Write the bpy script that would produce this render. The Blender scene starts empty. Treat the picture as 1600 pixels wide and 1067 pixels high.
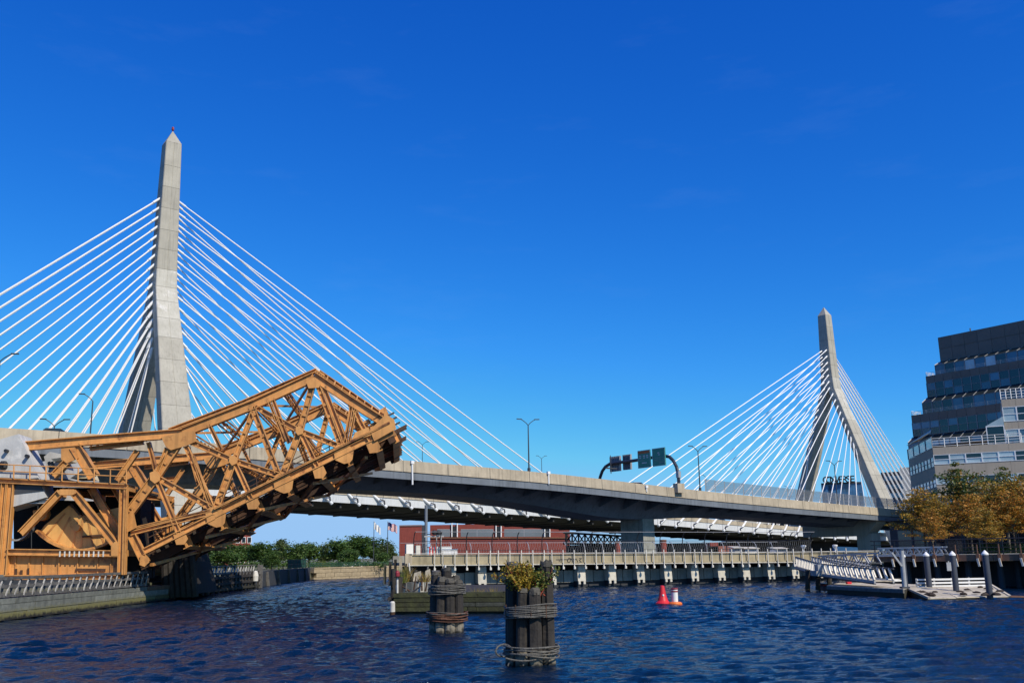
import bpy, math, random
import numpy as np
from mathutils import Vector as V, Matrix
random.seed(7)
scene = bpy.context.scene
COL = scene.collection

# ------------------------------------------------------------------ camera
F0, H0, ROLL, EZ = 1500.0, 868.0, 0.016, 2.8      # focal length in photo pixels, horizon row, roll, eye height
PITCH = math.atan((H0 - 533.5) / F0)
cF = V((0, math.cos(PITCH), math.sin(PITCH)))
cU0 = V((0, -math.sin(PITCH), math.cos(PITCH)))
cR0 = V((1, 0, 0))
cR = cR0 * math.cos(ROLL) - cU0 * math.sin(ROLL)
cU = cU0 * math.cos(ROLL) + cR0 * math.sin(ROLL)
EYE = V((0, 0, EZ))
cam = bpy.data.cameras.new('camera')
cam.sensor_width = 36.0
cam.lens = 36.0 * F0 / 1600.0
cam.clip_start, cam.clip_end = 0.5, 20000
co = bpy.data.objects.new('camera', cam)
COL.objects.link(co)
co.matrix_world = Matrix(((cR.x, cU.x, -cF.x, 0), (cR.y, cU.y, -cF.y, 0), (cR.z, cU.z, -cF.z, EZ), (0, 0, 0, 1)))
scene.camera = co

# ------------------------------------------------------------------ sky, sun, exposure
SUN_AZ = V((0.68, -0.73))          # horizontal direction towards the sun
SUN_EL = math.radians(42)
world = bpy.data.worlds.new('World')
scene.world = world
world.use_nodes = True
wn, wl = world.node_tree.nodes, world.node_tree.links
wn.clear()
sky = wn.new('ShaderNodeTexSky')
sky.sky_type = 'NISHITA'
sky.sun_disc = False
sky.sun_elevation = SUN_EL
sky.sun_rotation = math.atan2(SUN_AZ.x, SUN_AZ.y)
sky.altitude = 0
sky.air_density = 1.0
sky.dust_density = 0.3
sky.ozone_density = 5.0
sep, com = wn.new('ShaderNodeSeparateColor'), wn.new('ShaderNodeCombineColor')      # the photograph's saturated blue: one tone curve per channel for the whole sky
wl.new(sky.outputs[0], sep.inputs[0])
for i, (g_, a_, top_) in enumerate(((2.16, .0986, 3.2), (1.3, .624, 5.6), (.75, 2.408, 9.0))):
    pw, ml, mn = wn.new('ShaderNodeMath'), wn.new('ShaderNodeMath'), wn.new('ShaderNodeMath')
    pw.operation, ml.operation, mn.operation = 'POWER', 'MULTIPLY', 'MINIMUM'
    pw.inputs[1].default_value, ml.inputs[1].default_value, mn.inputs[1].default_value = g_, a_, top_
    wl.new(sep.outputs[i], pw.inputs[0]); wl.new(pw.outputs[0], ml.inputs[0]); wl.new(ml.outputs[0], mn.inputs[0]); wl.new(mn.outputs[0], com.inputs[i])
bg = wn.new('ShaderNodeBackground')
bg.inputs['Strength'].default_value = 0.1
wo = wn.new('ShaderNodeOutputWorld')
# very faint high cirrus
wt_, wmp, wno = wn.new('ShaderNodeTexCoord'), wn.new('ShaderNodeMapping'), wn.new('ShaderNodeTexNoise')
wmp.inputs['Rotation'].default_value = (0.0, 0.35, 0.2); wmp.inputs['Scale'].default_value = (3.2, 3.2, 13.0)
wno.inputs['Scale'].default_value = 2.1; wno.inputs['Detail'].default_value = 7; wno.inputs['Roughness'].default_value = .62
wl.new(wt_.outputs['Generated'], wmp.inputs[0]); wl.new(wmp.outputs[0], wno.inputs['Vector'])
wr_ = wn.new('ShaderNodeMapRange'); wr_.inputs['From Min'].default_value = .55; wr_.inputs['From Max'].default_value = .85; wr_.inputs['To Max'].default_value = .035
wl.new(wno.outputs['Fac'], wr_.inputs['Value'])
wx_ = wn.new('ShaderNodeMix'); wx_.data_type = 'RGBA'; wx_.inputs['B'].default_value = (4.6, 6.4, 9.4, 1)
wl.new(wr_.outputs[0], wx_.inputs['Factor']); wl.new(com.outputs[0], wx_.inputs['A'])
wl.new(wx_.outputs['Result'], bg.inputs['Color'])
wl.new(bg.outputs[0], wo.inputs['Surface'])
sl = bpy.data.lights.new('sun', 'SUN')
sl.energy = 5.0
sl.angle = math.radians(0.5)
sl.color = (1.0, 0.89, 0.72)
so = bpy.data.objects.new('sun', sl)
COL.objects.link(so)
sdir = V((SUN_AZ.x * math.cos(SUN_EL), SUN_AZ.y * math.cos(SUN_EL), math.sin(SUN_EL)))
so.rotation_euler = sdir.to_track_quat('Z', 'Y').to_euler()
vs = scene.view_settings
vs.view_transform = 'Standard'
vs.look = 'None'
vs.exposure = 0.0
vs.gamma = 1.0
vs.use_curve_mapping = False

# ------------------------------------------------------------------ surveying helpers: where a sight line of the photograph meets a plane of the place
def ray(x, y): return cF + cR * ((x - 800) / F0) + cU * ((533.5 - y) / F0)
def at(x, y, Y):
    d = ray(x, y)
    return EYE + d * (Y / d.y)
def hit(x, y, P, N):
    d = ray(x, y)
    return EYE + d * ((V(P) - EYE).dot(N) / d.dot(N))
def onz(x, y, z):
    d = ray(x, y)
    return EYE + d * ((z - EZ) / d.z)
Z = V((0, 0, 1))
def lerp(a, b, t): return a + (b - a) * t
def table(tab, t):
    for (a, va), (b, vb) in zip(tab, tab[1:]):
        if t <= b or (b, vb) == tab[-1]:
            return va + (vb - va) * (t - a) / (b - a)
def smooth_table(tab, t):
    return sum(table(tab, min(max(t + o, tab[0][0]), tab[-1][0])) for o in (-9, -6, -3, 0, 3, 6, 9)) / 7

# ------------------------------------------------------------------ materials
def nmat(name):
    m = bpy.data.materials.new(name)
    m.use_nodes = True
    nt = m.node_tree
    return m, nt.nodes, nt.links, nt.nodes['Principled BSDF']
def mat(name, c, rough=0.7, metal=0.0, var=0.25, scale=1.2, c2=None, patch=None, pscale=0.6, plow=0.55, streak=0.0, bump=0.0, bscale=20.0, each=0.0, spec=None):
    """Base colour c varied towards c2 by two noises, patches of a third colour, vertical streaks, bump, and a tone for each object."""
    m, n, l, b = nmat(name)
    b.inputs['Roughness'].default_value = rough
    b.inputs['Metallic'].default_value = metal
    if spec is not None: b.inputs['Specular IOR Level'].default_value = spec
    tc = n.new('ShaderNodeTexCoord')
    c2 = c2 or tuple(x * (1 - var) for x in c)
    no = n.new('ShaderNodeTexNoise'); no.inputs['Scale'].default_value = scale; no.inputs['Detail'].default_value = 6; no.inputs['Roughness'].default_value = 0.62
    l.new(tc.outputs['Object'], no.inputs['Vector'])
    r = n.new('ShaderNodeValToRGB')
    r.color_ramp.elements[0].position = 0.32; r.color_ramp.elements[1].position = 0.68
    r.color_ramp.elements[0].color = (*c2, 1); r.color_ramp.elements[1].color = (*c, 1)
    l.new(no.outputs['Fac'], r.inputs['Fac'])
    col = r.outputs['Color']
    def mix(col, colour, fac):
        x = n.new('ShaderNodeMix'); x.data_type = 'RGBA'
        l.new(fac, x.inputs['Factor']); l.new(col, x.inputs['A']); x.inputs['B'].default_value = (*colour, 1)
        return x.outputs['Result']
    def ramp(fac, lo, hi, top=1.0):
        q = n.new('ShaderNodeMapRange'); q.inputs['From Min'].default_value = lo; q.inputs['From Max'].default_value = hi; q.inputs['To Max'].default_value = top
        l.new(fac, q.inputs['Value'])
        return q.outputs['Result']
    if patch:
        p = n.new('ShaderNodeTexNoise'); p.inputs['Scale'].default_value = pscale; p.inputs['Detail'].default_value = 8; p.inputs['Roughness'].default_value = 0.7
        l.new(tc.outputs['Object'], p.inputs['Vector'])
        col = mix(col, patch, ramp(p.outputs['Fac'], plow, plow + 0.13))
    if streak:
        mp = n.new('ShaderNodeMapping'); mp.inputs['Scale'].default_value = (1.3, 1.3, 0.06)
        l.new(tc.outputs['Object'], mp.inputs['Vector'])
        s = n.new('ShaderNodeTexNoise'); s.inputs['Scale'].default_value = 2.2; s.inputs['Detail'].default_value = 5
        l.new(mp.outputs[0], s.inputs['Vector'])
        col = mix(col, tuple(x * 0.42 for x in c), ramp(s.outputs['Fac'], 0.5, 0.72, streak))
    if each:
        oi = n.new('ShaderNodeObjectInfo')
        hv = n.new('ShaderNodeHueSaturation')
        l.new(ramp(oi.outputs['Random'], 0, 1), hv.inputs['Value'])
        q = hv.inputs['Value'].links[0].from_node
        q.inputs['To Min'].default_value = 1 - each; q.inputs['To Max'].default_value = 1 + each
        l.new(col, hv.inputs['Color'])
        col = hv.outputs['Color']
    l.new(col, b.inputs['Base Color'])
    if bump:
        bn = n.new('ShaderNodeTexNoise'); bn.inputs['Scale'].default_value = bscale; bn.inputs['Detail'].default_value = 5
        l.new(tc.outputs['Object'], bn.inputs['Vector'])
        bp = n.new('ShaderNodeBump'); bp.inputs['Strength'].default_value = bump; bp.inputs['Distance'].default_value = 0.05
        l.new(bn.outputs['Fac'], bp.inputs['Height']); l.new(bp.outputs['Normal'], b.inputs['Normal'])
    return m
def timber(name, c, c2, rough=0.85, wet=None):
    """Weathered wood: grain along local z plus noise; wet = colours of a fouled band near the waterline (world height)."""
    m = mat(name, c, rough, c2=c2, scale=3.0, streak=0.6, bump=0.5, bscale=9, each=0.18)
    if wet:
        n, l = m.node_tree.nodes, m.node_tree.links
        b = n['Principled BSDF']
        src = b.inputs['Base Color'].links[0].from_socket
        g = n.new('ShaderNodeNewGeometry'); sp = n.new('ShaderNodeSeparateXYZ'); l.new(g.outputs['Position'], sp.inputs[0])
        no = n.new('ShaderNodeTexNoise'); no.inputs['Scale'].default_value = 5; no.inputs['Detail'].default_value = 4
        l.new(g.outputs['Position'], no.inputs['Vector'])
        ad = n.new('ShaderNodeMath'); ad.operation = 'MULTIPLY_ADD'; ad.inputs[1].default_value = -0.45
        l.new(no.outputs['Fac'], ad.inputs[0]); l.new(sp.outputs['Z'], ad.inputs[2])
        for colour, lo, hi in wet:
            q = n.new('ShaderNodeMapRange'); q.inputs['From Min'].default_value = hi; q.inputs['From Max'].default_value = lo
            l.new(ad.outputs[0], q.inputs['Value'])
            x = n.new('ShaderNodeMix'); x.data_type = 'RGBA'
            l.new(q.outputs[0], x.inputs['Factor']); l.new(src, x.inputs['A']); x.inputs['B'].default_value = (*colour, 1)
            src = x.outputs['Result']
        l.new(src, b.inputs['Base Color'])
    return m
def leafmat(name, cols):
    m, n, l, b = nmat(name)
    b.inputs['Roughness'].default_value = 0.6
    g = n.new('ShaderNodeNewGeometry')
    r = n.new('ShaderNodeValToRGB')
    r.color_ramp.elements.remove(r.color_ramp.elements[1])
    for i, c in enumerate(cols):
        e = r.color_ramp.elements[0] if i == 0 else r.color_ramp.elements.new(i / (len(cols) - 1))
        e.color = (*c, 1)
    l.new(g.outputs['Random Per Island'], r.inputs['Fac'])
    l.new(r.outputs['Color'], b.inputs['Base Color'])
    t = n.new('ShaderNodeBsdfTranslucent'); l.new(r.outputs['Color'], t.inputs['Color'])
    mx = n.new('ShaderNodeMixShader'); mx.inputs[0].default_value = 0.3
    l.new(b.outputs[0], mx.inputs[1]); l.new(t.outputs[0], mx.inputs[2]); l.new(mx.outputs[0], n['Material Output'].inputs[0])
    return m

M = {}
M['concrete'] = mat('concrete', (.40, .385, .33), .85, scale=.35, var=.2, streak=.35, bump=.25, bscale=6, each=.07)
M['concrete_patch'] = mat('patched_concrete', (.47, .46, .41), .85, scale=.5, c2=(.38, .37, .32), patch=(.58, .57, .54), pscale=.35, plow=.54, streak=.25, each=.06)
M['tan_concrete'] = mat('tan_concrete', (.45, .39, .295), .85, scale=.7, var=.28, streak=.55, bump=.2, each=.07)
M['walk_concrete'] = mat('walkway_concrete', (.40, .345, .225), .9, scale=1.5, c2=(.27, .235, .16), streak=.7, bump=.3, each=.12)
M['wall_concrete'] = mat('pier_wall_concrete', (.33, .33, .30), .9, scale=1.0, c2=(.20, .21, .19), streak=.6, bump=.3, each=.15)
M['pier_white'] = mat('pier_head_concrete', (.62, .60, .53), .9, scale=2.0, c2=(.46, .44, .38), streak=.4, each=.08)
M['girder'] = mat('slate_blue_steel', (.155, .18, .215), .55, var=.25, scale=.5, streak=.6)
M['dark_steel'] = mat('dark_steel', (.05, .055, .065), .6, var=.3)
M['black_steel'] = mat('black_steel', (.02, .022, .026), .5, var=.3)
M['lamp_steel'] = mat('lamp_steel', (.035, .045, .06), .5, var=.2)
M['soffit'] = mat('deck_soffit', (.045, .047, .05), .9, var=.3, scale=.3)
M['white_steel'] = mat('white_steel', (.74, .76, .78), .5, var=.08, scale=.6, each=.04)
M['edge_white'] = mat('edge_panel_white', (.62, .65, .68), .6, var=.1, scale=.5, streak=.25, each=.04)
M['cable'] = mat('white_cable_pipe', (.84, .84, .84), .45, var=.05)
M['asphalt'] = mat('asphalt', (.05, .05, .052), .95, var=.3, scale=3)
OR = dict(c=(.64, .315, .094), c2=(.49, .22, .06), rough=.55, scale=.9)
M['orange'] = mat('orange_paint', patch=(.20, .065, .02), pscale=1.1, plow=.565, streak=.6, bump=.15, bscale=14, each=.1, **OR)
M['orange_rust'] = mat('rusted_orange_paint', patch=(.13, .04, .014), pscale=.45, plow=.5, streak=.75, bump=.3, bscale=10, each=.12, **OR)
M['tan_steel'] = mat('tan_orange_plate', (.68, .40, .13), .6, scale=.7, c2=(.54, .29, .085), patch=(.24, .08, .02), pscale=.7, plow=.6, streak=.5, bump=.2)
M['rust'] = mat('rusty_steel', (.085, .04, .02), .85, scale=2.5, c2=(.035, .02, .013), bump=.4, each=.25)
M['tie'] = timber('track_tie', (.07, .052, .038), (.035, .028, .022))
M['counterweight'] = mat('peeling_counterweight', (.52, .52, .51), .8, scale=.5, c2=(.38, .39, .40), patch=(.74, .73, .70), pscale=.3, plow=.56, streak=.35, bump=.3)
M['house_grey'] = mat('machine_house_sheet', (.42, .43, .42), .7, var=.15, streak=.3)
M['cream'] = mat('cream_sheet', (.62, .54, .36), .7, var=.15)
GREEN = ((.075, .085, .03), .35, .75); SLIME = ((.012, .012, .008), -.02, .22)
M['grey_timber'] = timber('grey_timber', (.15, .145, .135), (.07, .067, .062))
M['fender_timber'] = timber('fender_timber', (.205, .215, .185), (.105, .115, .098), wet=[((.16, .15, .055), .08, .36), ((.012, .011, .008), -.14, .03)])
M['fender_rusty'] = timber('rusty_timber', (.17, .10, .05), (.08, .055, .035), wet=[((.13, .10, .035), .05, .36), ((.012, .011, .008), -.14, .03)])
M['dark_timber'] = timber('dark_timber', (.042, .036, .030), (.018, .016, .014), wet=[((.03, .028, .016), .02, .4)])
M['pile'] = timber('pile_timber', (.036, .031, .026), (.013, .011, .010), wet=[((.20, .18, .14), .0, .14), ((.015, .014, .01), -.22, -.1)])
M['pile_top'] = timber('bleached_pile_top', (.10, .094, .08), (.04, .037, .032))
M['moss_timber'] = timber('mossy_timber', (.062, .066, .02), (.026, .026, .012), wet=[((.012, .012, .008), -.2, -.05)])
M['moss_timber_grey'] = timber('mossy_grey_timber', (.075, .078, .062), (.03, .034, .02), wet=[((.012, .012, .008), -.2, -.05)])
M['rope'] = mat('wire_rope', (.15, .145, .13), .7, var=.5, scale=8, bump=.6, bscale=40)
M['rope_rust'] = mat('rusty_band', (.13, .055, .03), .8, var=.5, scale=6, c2=(.07, .03, .018), bump=.6)
M['white_old'] = mat('weathered_white', (.66, .65, .60), .7, scale=3, c2=(.45, .44, .40), each=.1)
M['cream_slat'] = mat('cream_slat', (.76, .72, .62), .7, scale=3, c2=(.60, .56, .47), each=.12)
M['slat_grey'] = mat('bleached_slat', (.46, .45, .42), .8, scale=3, c2=(.28, .27, .25), each=.25)
M['shade_dark_steel'] = mat('steel_in_painted_shade', (.016, .012, .010), .9, scale=1.5, var=.5)  # near-black base puts the deep shade under leaf and platform into the colour
M['white'] = mat('white_paint', (.78, .78, .76), .5, var=.08)
M['red'] = mat('red_paint', (.62, .02, .03), .45, var=.15)
M['dark_red'] = mat('dark_red_paint', (.25, .02, .03), .5, var=.2)
M['buoy_orange'] = mat('orange_float', (.72, .15, .015), .5, var=.15)
M['brick'] = mat('red_brick', (.24, .052, .038), .9, scale=.6, c2=(.19, .04, .03), streak=.15, each=.05)
M['brick_pink'] = mat('pinkish_brick', (.30, .115, .08), .9, scale=.8, c2=(.23, .08, .06))
M['glass_dark'] = mat('dark_glass', (.012, .02, .032), .06, var=.5, scale=.4, spec=.8, each=.5)
M['glass_blue'] = mat('blue_glass', (.06, .13, .22), .08, var=.4, scale=.25, spec=.8, each=.35)
M['glass_blind'] = mat('glass_over_blinds', (.40, .50, .54), .1, c2=(.28, .38, .43), scale=.5, spec=.7, each=.2)
M['glass_green'] = mat('green_glass_roof', (.022, .03, .028), .3, var=.3, spec=.3)
M['glass_bright'] = mat('bright_blue_glass', (.07, .20, .38), .15, var=.3, scale=.2, spec=.6, each=.25)
M['gantry_steel'] = mat('navy_gantry_steel', (.022, .03, .048), .45, var=.2)
M['slate'] = mat('slate_cladding', (.125, .108, .092), .6, var=.12, scale=.5, each=.09)
M['beige'] = mat('beige_cladding', (.40, .345, .275), .8, var=.1, scale=.4, streak=.2)
M['mullion'] = mat('grey_mullion', (.16, .18, .20), .5, var=.1)
M['rust_edge'] = mat('rusty_deck_edge', (.26, .125, .07), .85, scale=1.5, c2=(.17, .09, .055), streak=.4)
M['pile_blue'] = mat('blue_grey_pile_sleeve', (.05, .06, .085), .6, var=.2, scale=1.2, streak=.3)
M['galv'] = mat('galvanised_steel', (.40, .41, .42), .5, metal=.3, var=.2, scale=2)
M['plank'] = timber('grey_plank', (.58, .52, .41), (.36, .32, .25), rough=.9)
M['clump'] = mat('dark_clump', (.045, .03, .02), .9, var=.5, scale=6, bump=.6)
M['sign_green'] = mat('sign_green', (.016, .23, .165), .5, var=.1)
M['sign_orange'] = mat('sign_orange', (.42, .09, .012), .5, var=.1)
M['sign_white'] = mat('sign_white', (.55, .58, .58), .5, var=.1)
M['sign_dim'] = mat('sign_lettering', (.16, .24, .23), .5, var=.1)
M['sign_back'] = mat('sign_back', (.36, .36, .37), .55, var=.15)
M['stone'] = mat('granite_wall', (.42, .35, .23), .9, scale=.8, c2=(.27, .22, .15), streak=.5, bump=.5, bscale=4, each=.12)
M['dark_wall'] = mat('dark_and_shaded_wall', (.04, .045, .055), .8, var=.3, streak=.4)  # plain dark base; on the quay wall it stands for bridge shadow
M['ground'] = mat('bank_ground', (.17, .16, .12), .95, scale=.4, c2=(.09, .10, .05), bump=.3)
M['bark'] = mat('bark', (.085, .065, .048), .9, var=.4, scale=5, bump=.5)
M['bark_light'] = mat('pale_bark', (.17, .145, .115), .9, var=.4, scale=5, bump=.5)
M['flag_blue'] = mat('flag_blue', (.02, .025, .11), .8, var=.05)
M['flag_red'] = mat('flag_red', (.42, .02, .03), .8, var=.05)
M['car_dark'] = mat('dark_car_paint', (.02, .022, .03), .25, var=.1)
M['car_white'] = mat('white_car_paint', (.75, .75, .75), .25, var=.05)
M['tyre'] = mat('tyre_rubber', (.015, .015, .015), .9)
M['leaf_far'] = leafmat('green_leaf', [(.028, .065, .012), (.045, .10, .016), (.065, .14, .022), (.11, .165, .032)])
M['leaf_far_light'] = leafmat('light_green_leaf', [(.05, .085, .02), (.075, .115, .03), (.10, .13, .04)])
M['leaf_gold'] = leafmat('golden_locust_leaf', [(.06, .08, .014), (.44, .23, .022), (.52, .28, .026), (.20, .18, .024), (.46, .20, .018), (.09, .13, .022), (.30, .19, .022)])
M['leaf_rust'] = leafmat('rusty_locust_leaf', [(.46, .17, .016), (.54, .23, .02), (.32, .18, .022), (.10, .13, .02), (.50, .19, .016), (.16, .16, .024)])
M['leaf_mixed'] = leafmat('green_locust_leaf', [(.03, .07, .014), (.05, .095, .018), (.10, .13, .025), (.06, .10, .02), (.32, .17, .02)])
M['leaf_yellow'] = leafmat('yellow_leaf', [(.42, .30, .03), (.36, .24, .03), (.22, .20, .03), (.48, .34, .06)])
M['leaf_lime'] = leafmat('lime_leaf', [(.12, .18, .03), (.17, .21, .04), (.09, .13, .025), (.26, .22, .04)])
M['stem_red'] = mat('red_stem', (.33, .055, .025), .7, var=.3)
M['dry_grass'] = leafmat('dry_grass_blade', [(.40, .27, .06), (.30, .22, .06), (.16, .18, .05)])
M['cable_rail'] = mat('thin_rail', (.22, .235, .25), .5, var=.1)

# ------------------------------------------------------------------ mesh building
class MB:
    def __init__(s): s.v, s.f, s.m = [], [], []
    def add(s, vs_, fs, mi=0):
        o = len(s.v)
        s.v += [tuple(p) for p in vs_]
        s.f += [tuple(i + o for i in f) for f in fs]
        s.m += [mi] * len(fs)
        return s
    def hexa(s, c, mi=0):                     # eight corners: 0-3 one end, 4-7 the other
        return s.add(c, [(0, 3, 2, 1), (4, 5, 6, 7), (0, 1, 5, 4), (1, 2, 6, 5), (2, 3, 7, 6), (3, 0, 4, 7)], mi)
    def box(s, c, sx, sy, sz, ax=V((1, 0, 0)), ay=None, mi=0):
        ax = V(ax).normalized(); ay = V(ay).normalized() if ay is not None else Z.cross(ax).normalized()
        az = ax.cross(ay)
        c = V(c); X, Y_, Z_ = ax * sx / 2, ay * sy / 2, az * sz / 2
        return s.hexa([c - X - Y_ - Z_, c + X - Y_ - Z_, c + X + Y_ - Z_, c - X + Y_ - Z_, c - X - Y_ + Z_, c + X - Y_ + Z_, c + X + Y_ + Z_, c - X + Y_ + Z_], mi)
    def beam(s, p, q, w, h, side=None, mi=0, h2=None):   # w across side, h across the other direction
        p, q = V(p), V(q); a = (q - p).normalized()
        if side is None: side = a.cross(Z) if abs(a.z) < .95 else V((1, 0, 0))
        b = V(side); b = (b - a * b.dot(a)).normalized(); c = a.cross(b)
        B, C = b * w / 2, c * h / 2
        C2 = c * (h2 if h2 else h) / 2
        return s.hexa([p - B - C, p + B - C, p + B + C, p - B + C, q - B - C2, q + B - C2, q + B + C2, q - B + C2], mi)
    def tube(s, p, q, r, r2=None, n=8, mi=0, cap=True):
        p, q = V(p), V(q); a = (q - p).normalized(); r2 = r if r2 is None else r2
        b = a.cross(Z) if abs(a.z) < .95 else a.cross(V((1, 0, 0)))
        b.normalize(); c = a.cross(b)
        ring = lambda o, rr: [o + (b * math.cos(2 * math.pi * i / n) + c * math.sin(2 * math.pi * i / n)) * rr for i in range(n)]
        f = [(i, (i + 1) % n, n + (i + 1) % n, n + i) for i in range(n)]
        if cap: f += [tuple(range(n - 1, -1, -1)), tuple(range(n, 2 * n))]
        return s.add(ring(p, r) + ring(q, r2), f, mi)
    def pipe(s, pts, r, n=6, mi=0):
        pts = [V(p) for p in pts]
        for a, b in zip(pts, pts[1:]): s.tube(a, b, r, n=n, mi=mi)
        return s
    def prism(s, poly, vec, mi=0):
        poly = [V(p) for p in poly]; vec = V(vec); n = len(poly)
        nrm = sum(((poly[i] - poly[0]).cross(poly[i + 1] - poly[0]) for i in range(1, n - 1)), V((0, 0, 0)))
        if nrm.dot(vec) > 0: poly.reverse()
        return s.add(poly + [p + vec for p in poly], [tuple(range(n)), tuple(range(2 * n - 1, n - 1, -1))] + [(i, n + i, n + (i + 1) % n, (i + 1) % n) for i in range(n)], mi)
    def loft(s, rings, mi=0, cap=True):
        n = len(rings[0]); vs_ = [p for r in rings for p in r]; f = []
        for k in range(len(rings) - 1):
            f += [(k * n + i, k * n + (i + 1) % n, (k + 1) * n + (i + 1) % n, (k + 1) * n + i) for i in range(n)]
        if cap: f += [tuple(range(n - 1, -1, -1)), tuple(range((len(rings) - 1) * n, len(rings) * n))]
        return s.add(vs_, f, mi)
    def lathe(s, c, prof, n=16, mi=0):
        c = V(c)
        return s.loft([[c + V((r * math.cos(2 * math.pi * i / n), r * math.sin(2 * math.pi * i / n), z)) for i in range(n)] for r, z in prof], mi)
    def hmember(s, p, q, h, w, N, t=.06):    # a built-up steel member: recessed web, two flanges standing proud across N
        p, q = V(p), V(q); a = (q - p).normalized(); c = N.cross(a).normalized()
        s.beam(p, q, w * .3, h - 2 * t + .002, side=N)
        for k in (-1, 1): s.beam(p + c * k * (h - t) / 2, q + c * k * (h - t) / 2, w, t, side=N)
        return s
    def mesh(s, name, mats, o=V((0, 0, 0)), smooth=False):
        me = bpy.data.meshes.new(name)
        me.from_pydata([(p[0] - o[0], p[1] - o[1], p[2] - o[2]) for p in s.v], [], s.f)
        for m in (mats if isinstance(mats, (list, tuple)) else [mats]): me.materials.append(M[m] if isinstance(m, str) else m)
        if any(s.m): me.polygons.foreach_set('material_index', s.m)
        if smooth: me.polygons.foreach_set('use_smooth', [True] * len(me.polygons))
        me.update()
        return me
    def build(s, name, mats, parent=None, o=None, smooth=False):
        if o is None: o = origin(parent) if parent else V((0, 0, 0))
        ob = bpy.data.objects.new(name, s.mesh(name, mats, o, smooth))
        COL.objects.link(ob)
        if parent: ob.parent = parent
        return ob
def origin(o): return V(o.get('o', (0, 0, 0)))
def tag(o, label=None, cat=None, group=None, kind=None):
    if label: o['label'] = label
    if cat: o['category'] = cat
    if group: o['group'] = group
    if kind: o['kind'] = kind
    return o
def thing(name, loc, label, cat, group=None):
    o = bpy.data.objects.new(name, None); o.empty_display_size = .5
    COL.objects.link(o)
    o.location = loc; o['o'] = tuple(loc)
    return tag(o, label, cat, group)
def single(name, mb, mats, loc, label, cat, group=None, smooth=False):
    """A thing that is one mesh, its origin at loc (also the parent of parts built in world coordinates)."""
    ob = mb.build(name, mats, None, o=V(loc), smooth=smooth)
    ob.location = loc; ob['o'] = tuple(loc)
    return tag(ob, label, cat, group)
def sub(ob, parent_origin):                  # lets a part be the parent of sub-parts
    ob['o'] = tuple(parent_origin)
    return ob
def inst(name, me, parent, mw):
    """One more object on a shared mesh, placed by a world matrix under its parent."""
    ob = bpy.data.objects.new(name, me); COL.objects.link(ob); ob.parent = parent
    ob.matrix_local = Matrix.Translation(-origin(parent)) @ mw
    return ob
def frame(o, x, y, z):
    return Matrix(((x[0], y[0], z[0], o[0]), (x[1], y[1], z[1], o[1]), (x[2], y[2], z[2], o[2]), (0, 0, 0, 1)))
def copy_tree(o, loc, label=None, rot=None, scale=None, parent=None):
    c = o.copy(); COL.objects.link(c)
    if parent is None:
        c.location = loc; c['o'] = tuple(loc)
        if rot is not None: c.rotation_euler = (0, 0, rot)
        if scale is not None: c.scale = scale
        if label: c['label'] = label
    else: c.parent = parent
    for ch in list(o.children): copy_tree(ch, None, parent=c)
    return c
UNIT_ROD = MB().tube((0, 0, 0), (0, 0, 1), 1, n=8).mesh('rod', 'cable')
def rod(name, p, q, r, parent, me=None):
    p, q = V(p), V(q); a = q - p; z = a.normalized()
    x = (z.cross(Z) if abs(z.z) < .95 else z.cross(V((1, 0, 0)))).normalized(); y = z.cross(x)
    return inst(name, me or UNIT_ROD, parent, frame(p, x * r, y * r, a))

#STRUCTURE
# ------------------------------------------------------------------ water
def waves(X, Y, seed=3):
    rs = np.random.RandomState(seed)
    z = np.zeros_like(X)
    fade = np.clip((Y - 55) / 60, 0, 1)
    for i in range(64):
        lam = .30 * (2.1 / .30) ** (rs.rand() ** 1.25)
        th = math.radians(78) + rs.randn() * .50
        k = 2 * math.pi / lam
        ph = k * (X * math.cos(th) + Y * math.sin(th)) + rs.rand() * 6.28 + .7 * np.sin(X * .31 + i) * np.sin(Y * .23 + 2 * i)
        sh = np.sin(ph) if i % 2 else 1 - 2 * np.abs(np.sin(ph / 2)) ** 1.2
        z += lam ** .95 * .0098 * sh * (1 - fade * (lam < .9))
    return z * (.68 + .32 * np.sin(X * .17 + 1.3 * np.sin(Y * .075)) * np.sin(Y * .14 + 1.1 * np.sin(X * .09)))
ys = [12.0]
while ys[-1] < 215: ys.append(ys[-1] + max(.10, ys[-1] * .0036))
ys = np.array(ys)
xs = np.concatenate([np.linspace(-62, -30.5, 64, endpoint=False), np.linspace(-30.5, 30.5, 500), np.linspace(30.5, 62, 65)[1:]])
X, Y = np.meshgrid(xs, ys)
Zw = waves(X, Y)
nr, nc = X.shape
idx = np.arange(nr * nc).reshape(nr, nc)
quads = np.stack([idx[:-1, :-1], idx[:-1, 1:], idx[1:, 1:], idx[1:, :-1]], -1).reshape(-1, 4)
me = bpy.data.meshes.new('river_water')
me.vertices.add(nr * nc); me.vertices.foreach_set('co', np.stack([X, Y, Zw], -1).ravel().astype(np.float32))
me.loops.add(quads.size); me.loops.foreach_set('vertex_index', quads.ravel().astype(np.int32))
me.polygons.add(len(quads)); me.polygons.foreach_set('loop_start', np.arange(0, quads.size, 4, dtype=np.int32)); me.polygons.foreach_set('loop_total', np.full(len(quads), 4, np.int32))
me.update(); me.validate()
me.polygons.foreach_set('use_smooth', [True] * len(me.polygons))
wm, n, l, b = nmat('river_water')
b.inputs['Base Color'].default_value = (.001, .009, .026, 1)
b.inputs['Roughness'].default_value = .08
b.inputs['IOR'].default_value = 1.4
b.inputs['Specular Tint'].default_value = (.95, .96, 1.0, 1)
tc = n.new('ShaderNodeTexCoord'); mp = n.new('ShaderNodeMapping'); mp.inputs['Scale'].default_value = (1.5, 3.0, 1)
l.new(tc.outputs['Object'], mp.inputs[0])
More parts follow.
